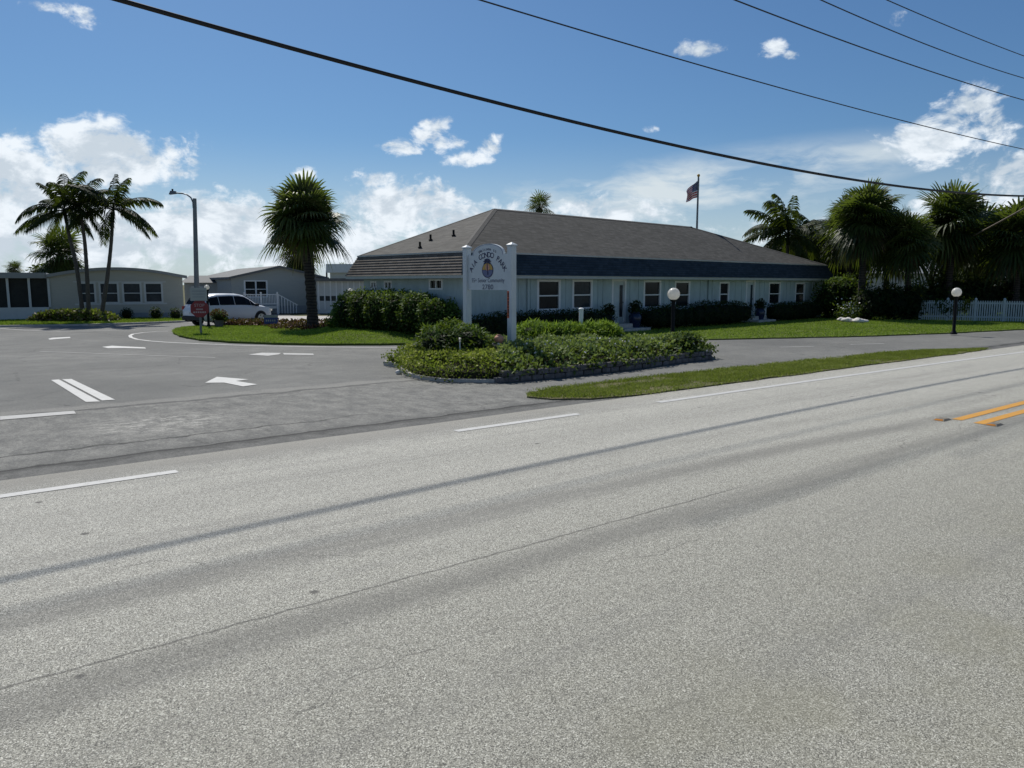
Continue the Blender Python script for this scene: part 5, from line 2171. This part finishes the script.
# stair rail going down to the right
for k in range(7):
    x = xb + .1 + k * .2
    z = 1.35 - k * .12
    mb.box(x - .02, x + .02, -1.62, -1.58, .05, z)
mb.beam((xb, -1.6, 1.42), (xb + 1.4, -1.6, .62), .05)
mb.build('railing', M['trim_white'], mh2)
mb = MB()
mb.box(xa, xb, -1.55, -.06, .4, .58)
mb.build('deck', M['mh_white'], mh2)

# lattice lanai home further right
D3 = 55
ll = at(317, 300, D3)
ll.z = 0
lh = thing('mobile_home', 'pale flat roofed home with screened lanai behind the big palm trunk', 'building', ll, .02)
wl = (at(360, 300, D3) - ll).x + 1.5
zt3 = zat(279, D3)
mb = MB()
mb.box(0, wl, 0, 9, 0, zt3 - .15)
mb.build('wall', M['mh_white'], lh)
mb = MB()
mb.box(-.3, wl + .3, -.4, 9.3, zt3 - .148, zt3 + .05)
mb.build('roof', M['mh_roof2'], lh)
for k in range(9):
    x = .15 + k * .42
    mb = MB()
    mb.box(x - .04, x + .04, -.06, -.004, .3, zt3 - .16)
    mb.build('lanai_post', M['trim_white'], lh)
mb = MB()
mb.quad((.2, -.003, .9), (1.8, -.003, .9), (1.8, -.003, 1.25), (.2, -.003, 1.25))
mb.quad((2.4, -.003, .4), (3.0, -.003, .4), (3.0, -.003, 1.5), (2.4, -.003, 1.5))
mb.build('opening', M['glass_blue'], lh)
# bits between the homes: a pale shed with a bright awning, left of the grey home
sl = at(185, 300, 58)
sl.z = 0
sh = thing('garden_shed', 'pale shed seen in the gap between the two mobile homes', 'shed', sl, .1)
mb = MB()
mb.box(0, 3.6, 0, 4, 0, 2.2)
mb.build('wall', M['mh_grey'], sh)
mb = MB()
mb.add([(-.2, -.3, 2.2), (3.8, -.3, 2.2), (3.8, 4.3, 2.2), (-.2, 4.3, 2.2), (-.2, 2, 2.75), (3.8, 2, 2.75)], [(0, 1, 5, 4), (2, 3, 4, 5), (1, 2, 5), (3, 0, 4), (3, 2, 1, 0)])
mb.build('roof', M['mh_roof2'], sh)
mb = MB()
mb.box(.5, 1.4, -.05, -.004, .05, 1.95)
mb.build('door', M['mh_white'], sh)
for k, (px, d_, lab) in enumerate(((356, 76, 'white roofed home far behind the tall hedge, left of the clubhouse'),)):
    q = at(px, 300, d_)
    q.z = 0
    fh = thing('mobile_home', lab, 'building', q, 0)
    mb = MB()
    mb.box(-2.5, 6, 0, 8, 0, 3.2)
    mb.build('wall', M['mh_white'], fh)
    mb = MB()
    mb.box(-2.8, 6.3, -.3, 8.3, 3.202, zat(264, d_))
    mb.build('roof', M['trim_white'], fh)

# distant utility pole seen between the homes
q = at(327.5, 300, 95)
q.z = 0
t = thing('utility_pole', 'distant utility pole with a lamp arm above the flat roofed home', 'pole', q)
zt = zat(270.5, 95)
mb = MB()
mb.tube([(0, 0, 0), (0, 0, zt)], [.14, .1], 8)
mb.build('pole', M['tree_trunk'], t)
mb = MB()
mb.tube([(0, 0, zt - .3), (.35, 0, zt + .1), (.5, 0, zt + .12)], .03, 6)
mb.box(.42, .72, -.08, .08, zt + .06, zt + .18)
mb.build('lamp_arm', M['galv'], t)

# ------------------------------------------------------------------ street light
q = G(197.5, 322.0)
dS = q.y
t = thing('street_light', 'tall grey street light with curved arm behind the red sign', 'street light', q)
zt = zat(198.5, dS)
mb = MB()
mb.tube([(0, 0, 0), (.10, 0, zt * .5), (.20, 0, zt)], [.15, .125, .10], 12)
mb.build('pole', M['galv'], t, 40)
mb = MB()
za = zt - .25
armpts = [(.1, 0, za - .25), (.1, 0, za + .05), (.0, 0, za + .3), (-.2, 0, za + .45), (-.45, 0, za + .52), (-.85, 0, za + .55)]
mb.tube(armpts, .04, 8)
mb.build('arm', M['galv'], t, 60)
mb = MB()
mb.add([(-1.1, -.1, za + .50), (-1.45, -.12, za + .46), (-1.45, .12, za + .46), (-1.1, .1, za + .50), (-1.1, -.07, za + .64), (-1.38, -.07, za + .66), (-1.38, .07, za + .66), (-1.1, .07, za + .64)],
       [(0, 1, 2, 3), (7, 6, 5, 4), (4, 5, 1, 0), (5, 6, 2, 1), (6, 7, 3, 2), (7, 4, 0, 3)])
hd = mb.build('lamp_head', M['galv'], t, xf=Matrix.Translation((.3, 0, 0)))
mb = MB()
mb.box(-1.02, -.94, -.03, .03, za + .662, za + .76)
mb.build('photocell', M['black'], hd)

# ------------------------------------------------------------------ red octagon sign with white plate above
q = G(201, 333.2, .07)
dS = q.y
t = thing('stop_sign', 'low post with red octagonal sign under a pale rectangular plate', 'sign', q, rad(10))
k = dS / F
zo = zat(308.8, dS) - q.z
zw = zat(294.5, dS) - q.z
mb = MB()
mb.box(-.04, .04, .0, .05, 0, zw + .3)
mb.build('post', M['galv'], t)
R8 = .375
mb = MB()
pts = [(R8 * math.cos(math.pi / 8 + i * math.pi / 4) * 1.02, R8 * math.sin(math.pi / 8 + i * math.pi / 4)) for i in range(8)]
vs = [(x, -.03, zo + z) for x, z in pts] + [(x, -.012, zo + z) for x, z in pts]
mb.add(vs, [tuple(range(8)), tuple(reversed(range(8, 16)))] + [(8 + i, 8 + (i + 1) % 8, (i + 1) % 8, i) for i in range(8)])
oc = mb.build('octagon_plate', M['sign_red'], t)
mb = MB()
flat_text(mb, 'STOP', .17, 0, zo + .14, -.033, 1.0, False)
for z, w in ((zo - .02, .14), (zo - .14, .26)):
    for i in range(6):
        x = -w + 2 * w * (i + .5) / 6
        mb.quad((x - w / 9, -.033, z - .03), (x + w / 9, -.033, z - .03), (x + w / 9, -.033, z + .03), (x - w / 9, -.033, z + .03))
mb.build('lettering', M['sign_letter'], oc)
mb = MB()
mb.box(-.34, .32, -.03, -.012, zw - .26, zw + .28)
wp = mb.build('white_plate', M['mh_grey'], t)
mb = MB()
for z in (zw + .14, zw + .02, zw - .1):
    mb.quad((-.26, -.033, z - .02), (.24, -.033, z - .02), (.24, -.033, z + .02), (-.26, -.033, z + .02))
mb.build('lettering', M['skirt'], wp)

# ------------------------------------------------------------------ yard sign, potted flowers
q = G(272, 326.4, .05)
t = thing('yard_sign', 'small dark blue sign board at the front wheel of the white car', 'sign', q, rad(5))
mb = MB()
mb.box(-.36, .30, -.015, .015, .12, .56)
bd = mb.build('board', M['yard_blue'], t)
mb = MB()
for x in (-.3, .24):
    mb.tube([(x, .02, 0), (x, .02, .3)], .012, 6)
mb.build('stake', M['galv'], t)
mb = MB()
mb.box(-.34, .28, -.02, -.016, .43, .55)
for k in range(5):
    mb.box(-.28 + k * .1, -.22 + k * .1, -.02, -.016, .24, .33)
mb.build('lettering', M['skirt'], bd)
q = G(219.5, 327.0, .06)
t = thing('flower_pot', 'pot of red flowers in front of the rear wheel of the white car', 'flower pot', q)
mb = MB()
mb.lathe([(.16, 0), (.22, .3), (.25, .34), (.22, .34)], (0, 0, 0), 14)
mb.build('pot', M['stone'], t)
mb = MB()
leafmass(mb, (0, 0, .5), (.34, .3, .26), 300, .12, .5, 2, .3, .3, .4, True, .5)
for k in range(160):
    d = rvec()
    d.z = abs(d.z)
    leaf(mb, Vector((d.x * .36, d.y * .34, .52 + d.z * .3)), d, rvec(), .09, .08, random.uniform(.3, .8), 1)
mb.build('plant', [M['hedge'], M['flower_red']], t)

# ------------------------------------------------------------------ white SUV
cc = at(228.5, 300, 39.5)
hd_ = Vector((math.sin(rad(30)), math.cos(rad(30)), 0))
car_c = Vector((cc.x, cc.y, .0))
CARS = .94
car = thing('parked_car', 'silver white sport utility car with tinted windows parked beyond the island', 'car', car_c, math.atan2(hd_.y, hd_.x))
car.scale = (CARS,) * 3
# stations: x (rear->front), half width, floor, belt, roof half width, roof z
ST = [(-2.33, .74, .40, .82, .72, .84), (-2.28, .86, .33, .95, .80, .98), (-2.20, .90, .28, 1.06, .80, 1.10), (-2.02, .92, .26, 1.08, .72, 1.42), (-1.80, .93, .24, 1.08, .66, 1.63), (-1.3, .935, .22, 1.07, .67, 1.70),
      (-.6, .935, .22, 1.06, .68, 1.72), (.1, .935, .22, 1.05, .67, 1.70), (.45, .935, .22, 1.04, .66, 1.64), (.8, .93, .22, 1.03, .67, 1.47), (1.15, .93, .22, 1.02, .70, 1.25), (1.42, .925, .22, 1.0, .72, 1.09), (1.8, .915, .24, .96, .70, 1.03), (2.1, .88, .27, .90, .66, .95), (2.25, .80, .32, .78, .60, .84), (2.33, .66, .40, .62, .50, .68)]


def ring(s):
    x, w, zf, zb_, wr, zr2 = s
    top = zr2
    half = [(w * .86, zf), (w * .97, zf + .10), (w, zf + (zb_ - zf) * .45), (w * .985, zb_ - .12), (w * .955, zb_), (wr + .04, max(zb_ + .005, top - .075)), (wr - .05, max(zb_ + .01, top - .015)), (wr * .5, top + .012)]
    pts = [(x, -a, z) for a, z in half] + [(x, a, z) for a, z in reversed(half)]
    return pts


rings_ = [ring(s) for s in ST]
NR = len(rings_[0])
mb = MB()
vs = [p for r in rings_ for p in r]
fs = []
for i in range(len(rings_) - 1):
    for j in range(NR - 1):
        fs.append((i * NR + j, (i + 1) * NR + j, (i + 1) * NR + j + 1, i * NR + j + 1))
fs.append(tuple(range(NR)))
fs.append(tuple(reversed(range((len(rings_) - 1) * NR, len(rings_) * NR))))
mb.add(vs, fs)
mb.build('body', M['car_white'], car, 40)


def patch_win(name, quads, mat=None, off=.006):
    mb = MB()
    for q in quads:
        q = [Vector(p) for p in q]
        nrm = (q[1] - q[0]).cross(q[2] - q[0]).normalized()
        c = sum(q, Vector()) / len(q)
        if nrm.dot(c - Vector((0, 0, .9))) < 0:
            nrm = -nrm
        mb.add([p + nrm * off for p in q], [tuple(range(len(q)))])
    return mb.build(name, mat or M['car_glass'], car)


def lerp(a, b_, f):
    return tuple(x + (y - x) * f for x, y in zip(a, b_))


def rowpt(i, f, side, lo=.12, hi=.88):
    """point on the side glass at fractional station i, f from belt to roof"""
    k = int(i)
    u = i - k
    r = lerp
    j0, j1 = (4, 5) if side < 0 else (11, 10)
    a = lerp(rings_[k][j0], rings_[min(k + 1, len(rings_) - 1)][j0], u)
    b_ = lerp(rings_[k][j1], rings_[min(k + 1, len(rings_) - 1)][j1], u)
    return lerp(a, b_, f)


for side in (-1, 1):
    for i0, i1, tag_ in ((3.5, 4.97, 'q'), (5.03, 6.4, 'r'), (6.46, 8.95, 'f')):
        qs = []
        steps = [i0] + [k for k in range(int(i0) + 1, int(math.ceil(i1)))] + [i1]
        for a, b_ in zip(steps, steps[1:]):
            qs.append((rowpt(a, .1, side), rowpt(b_, .1, side), rowpt(b_, .92, side), rowpt(a, .92, side)))
        patch_win('side_window', qs)
    # front quarter (triangle)
    patch_win('side_window', [(rowpt(9.0, .1, side), rowpt(10.3, .1, side), rowpt(9.0, .9, side))])
# rear and front screens
i = 2
patch_win('rear_window', [(lerp(rings_[2][6], rings_[3][6], .25), lerp(rings_[2][9], rings_[3][9], .25), rings_[3][9], rings_[3][6]), (rings_[3][6], rings_[3][9], lerp(rings_[3][9], rings_[4][9], .75), lerp(rings_[3][6], rings_[4][6], .75))], off=.022)
patch_win('windscreen', [(rings_[8][6], rings_[8][9], rings_[9][9], rings_[9][6]), (rings_[9][6], rings_[9][9], rings_[10][9], rings_[10][6]), (rings_[10][6], rings_[10][9], lerp(rings_[10][9], rings_[11][9], .9), lerp(rings_[10][6], rings_[11][6], .9))], off=.022)
for side in (-1, 1):
    mb = MB()
    mb.box(-2.30, -2.16, side * .80 - .075, side * .80 + .075, .88, 1.08)
    mb.build('tail_light', M['car_red'], car)
    mb = MB()
    mb.box(2.12, 2.27, side * .78 - .1, side * .78 + .1, .72, .84)
    mb.build('headlight', M['globe'], car)
    mb = MB()
    mb.bbox(.98, 1.16, side * 1.02 - .09, side * 1.02 + .09, 1.02, 1.17, .03)
    mb.build('mirror', M['plastic'], car)
    mb = MB()
    mb.box(-1.1, 1.25, side * .94 - .02, side * .94 + .02, .24, .36)
    mb.build('sill_trim', M['plastic'], car)
mb = MB()
mb.bbox(-2.40, -2.1, -.82, .82, .36, .58, .04)
mb.build('bumper', M['plastic'], car)
mb = MB()
mb.box(-2.345, -2.333, -.26, .26, .66, .78)
mb.build('number_plate', M['mh_white'], car)
for x in (-1.36, 1.38):
    for side in (-1, 1):
        # dark arch
        mb = MB()
        pts = [(x + .43 * math.cos(rad(a)), .34 + .43 * math.sin(rad(a))) for a in range(-15, 196, 14)]
        mb.add([(p, side * .945, z) for p, z in pts] + [(p, side * .80, z) for p, z in pts],
               [tuple(range(len(pts)))] + [(i, i + 1, len(pts) + i + 1, len(pts) + i) for i in range(len(pts) - 1)])
        mb.build('wheel_arch', M['plastic'], car)
        w = MB()
        prof = [(.20, -.10), (.33, -.11), (.352, -.07), (.355, 0), (.352, .07), (.33, .11), (.20, .10)]
        v_, f_ = [], []
        n_ = 24
        for r, y in prof:
            for k in range(n_):
                a = 2 * math.pi * k / n_
                w.v.append((x + r * math.cos(a), side * .87 + y, .355 + r * math.sin(a)))
                w.t.append(.5)
        for i in range(len(prof) - 1):
            for k in range(n_):
                k2 = (k + 1) % n_
                w.f.append((i * n_ + k, i * n_ + k2, i * n_ + n_ + k2, i * n_ + n_ + k))
                w.m.append(0)
        tyre = w.build('wheel', M['rubber'], car, 40)
        w = MB()
        yo = side * .87 + side * .102
        for k in range(5):
            a = 2 * math.pi * k / 5
            d1 = Vector((math.cos(a), 0, math.sin(a)))
            d2 = Vector((-math.sin(a), 0, math.cos(a)))
            c = Vector((x, yo, .355))
            w.add([c + d2 * .05, c - d2 * .05, c + d1 * .235 - d2 * .075, c + d1 * .235 + d2 * .075], [(0, 1, 2, 3)])
        for k in range(24):
            a, b_ = 2 * math.pi * k / 24, 2 * math.pi * (k + 1) / 24
            w.quad((x + .20 * math.cos(a), yo + .002 * side, .355 + .20 * math.sin(a)), (x + .20 * math.cos(b_), yo + .002 * side, .355 + .20 * math.sin(b_)), (x + .245 * math.cos(b_), yo + .002 * side, .355 + .245 * math.sin(b_)), (x + .245 * math.cos(a), yo + .002 * side, .355 + .245 * math.sin(a)))
        w.build('rim', M['rim'], tyre)

# ------------------------------------------------------------------ sky
world = bpy.data.worlds.new('World')
scene.world = world
world.use_nodes = True
t = NT(world.node_tree)
bg = t.n['Background']
SUN_AZ, SUN_EL = rad(-24), rad(50)
sky = t.node('ShaderNodeTexSky', sky_type='NISHITA')
sky.sun_disc = False
sky.sun_elevation = SUN_EL
sky.sun_rotation = SUN_AZ % (2 * math.pi)
sky.altitude = 0
sky.air_density = 1.0
sky.dust_density = .6
sky.ozone_density = 3.0
v = t.node('ShaderNodeTexCoord').outputs['Generated']
sep = t.node('ShaderNodeSeparateXYZ')
t.link(v, sep.inputs[0])
az = t.math('MULTIPLY', t.math('ARCTAN2', sep.outputs[0], sep.outputs[1]), 180 / math.pi)
el = t.math('MULTIPLY', t.math('ARCSINE', sep.outputs[2]), 180 / math.pi)
co = t.node('ShaderNodeCombineXYZ')
t.link(az, co.inputs[0])
t.link(el, co.inputs[1])
P0 = co.outputs[0]


def azel(x, y):
    d = ray(x, y).normalized()
    return math.degrees(math.atan2(d.x, d.y)), math.degrees(math.asin(d.z))


def blob(x, y, rx, ry, amp, rot=0.0):
    """soft bump centred on the sky direction seen at pixel x,y; radii in pixels"""
    a, e = azel(x, y)
    k = 1 / F * 180 / math.pi * .92
    q = t.vmath('SUBTRACT', P0, (a, e, 0))
    if rot:
        r = t.node('ShaderNodeVectorRotate', rotation_type='Z_AXIS')
        t.put(r.inputs['Vector'], q)
        r.inputs['Angle'].default_value = rad(-rot)
        q = r.outputs[0]
    q = t.vmath('MULTIPLY', q, (1 / (rx * k), 1 / (ry * k), 0))
    return t.rng(t.vmath('LENGTH', q), .15, 1.05, amp, 0.0)


warp = t.node('ShaderNodeTexNoise')
t.put(warp.inputs['Vector'], P0)
warp.inputs['Scale'].default_value = .16
warp.inputs['Detail'].default_value = 3
wv = t.vmath('MULTIPLY', t.vmath('SUBTRACT', warp.outputs['Color'], (.5, .5, .5)), (3.5, 2.5, 0))
PW = t.vmath('ADD', P0, wv)
n1 = t.noise(t.vmath('MULTIPLY', PW, (1, 1.45, 1)), .30, 9, .60)
n2 = t.noise(t.vmath('MULTIPLY', PW, (1, 1.45, 1)), .95, 6, .62)
fb = t.math('ADD', t.math('MULTIPLY', n1, .68), t.math('MULTIPLY', n2, .32))
dens = None
for b_ in [(15, 180, 130, 75, 1.05), (60, 150, 90, 40, .95), (125, 160, 100, 52, 1.05), (60, 235, 260, 70, 1.05), (230, 226, 160, 56, 1.1), (300, 240, 170, 64, 1.05), (303, 178, 22, 18, .7), (405, 205, 105, 46, 1.05), (375, 180, 45, 22, .8), (500, 232, 170, 55, .95),
           (400, 147, 42, 17, .92), (432, 130, 40, 26, .95, 20), (448, 142, 40, 20, .85), (470, 158, 42, 16, .9), (490, 146, 30, 22, .8, 15), (80, 14, 36, 14, .72, -12), (38, 6, 34, 10, .62), (708, 50, 40, 17, .82), (684, 50, 26, 14, .7), (772, 50, 22, 16, .78), (792, 56, 20, 10, .55), (925, 140, 66, 34, .98), (965, 112, 46, 34, .9), (980, 130, 50, 34, .8),
           (1010, 180, 60, 38, 1.0), (985, 205, 110, 40, .85), (610, 215, 110, 40, .85), (870, 230, 260, 40, .65), (-180, 200, 260, 130, .95), (1250, 180, 260, 110, .9), (900, 18, 26, 14, .5), (650, 128, 18, 8, .42)]:
    q = blob(*b_)
    dens = q if dens is None else t.math('MAXIMUM', dens, q)
# clouds all round the rest of the horizon so other views hold up
low_all = t.math('MULTIPLY', t.rng(el, 3, 16, .62, 0), t.rng(t.math('ABSOLUTE', az), 38, 60, 0, 1))
dens = t.math('MAXIMUM', dens, low_all)
alpha = t.math('SUBTRACT', t.math('ADD', dens, t.math('MULTIPLY', t.math('SUBTRACT', fb, .5), 3.3)), .48)
alpha = t.rng(alpha, -.06, .50)
alpha = t.math('MULTIPLY', alpha, t.rng(dens, .02, .25))
# thin veil of high cloud
veil = blob(690, 190, 300, 44, 1.25, 6)
veil = t.math('MAXIMUM', veil, blob(780, 168, 230, 22, 1.15, 5))
veil = t.math('MAXIMUM', veil, blob(560, 210, 160, 45, .9))
veil = t.math('MAXIMUM', veil, blob(560, 235, 700, 75, .75))
vn = t.noise(t.vmath('MULTIPLY', PW, (.45, 1.6, 1)), .30, 6, .6)
veil = t.math('MULTIPLY', veil, t.rng(vn, .28, .66))
veil = t.math('MULTIPLY', veil, .88, clamp=True)
haze = t.rng(el, 0, 11, .58, 0)
veil = t.math('MAXIMUM', veil, haze)
# cloud shading: grey bellies, bright tops (density difference toward the sun)
off = t.vmath('ADD', PW, (-.5, 1.3, 0))
n3 = t.noise(t.vmath('MULTIPLY', off, (1, 1.45, 1)), .30, 7, .6)
lit = t.math('ADD', t.math('MULTIPLY', t.math('SUBTRACT', n1, n3), 3.4), .58)
lit = t.math('ADD', lit, t.math('MULTIPLY', t.math('SUBTRACT', n2, .5), .35))
lit = t.math('SUBTRACT', lit, t.math('MULTIPLY', t.math('SUBTRACT', alpha, .55), .12))
lit = t.rng(lit, .15, 1.0)
SKY = .063
cl = t.mix(lit, (9.3, 10.6, 11.9), (13.8, 14.8, 15.8))
tint = t.mix(1.0, sky.outputs[0], (.655, .935, 1.17), 'MULTIPLY')
c = t.mix(veil, tint, (10.5, 11.8, 12.6))
c = t.mix(alpha, c, cl)
t.link(c, bg.inputs['Color'])
bg.inputs['Strength'].default_value = SKY

sl = bpy.data.lights.new('sun', 'SUN')
sl.energy = 4.5
sl.angle = rad(1.2)
sl.color = (1.0, .955, .88)
so = bpy.data.objects.new('sun', sl)
COL.objects.link(so)
sd = Vector((math.sin(SUN_AZ) * math.cos(SUN_EL), math.cos(SUN_AZ) * math.cos(SUN_EL), math.sin(SUN_EL)))
so.rotation_euler = sd.to_track_quat('Z', 'Y').to_euler()
so.location = sd * 60

scene.view_settings.view_transform = 'Standard'
scene.view_settings.look = 'None'
scene.view_settings.exposure = 0
scene.view_settings.gamma = 1
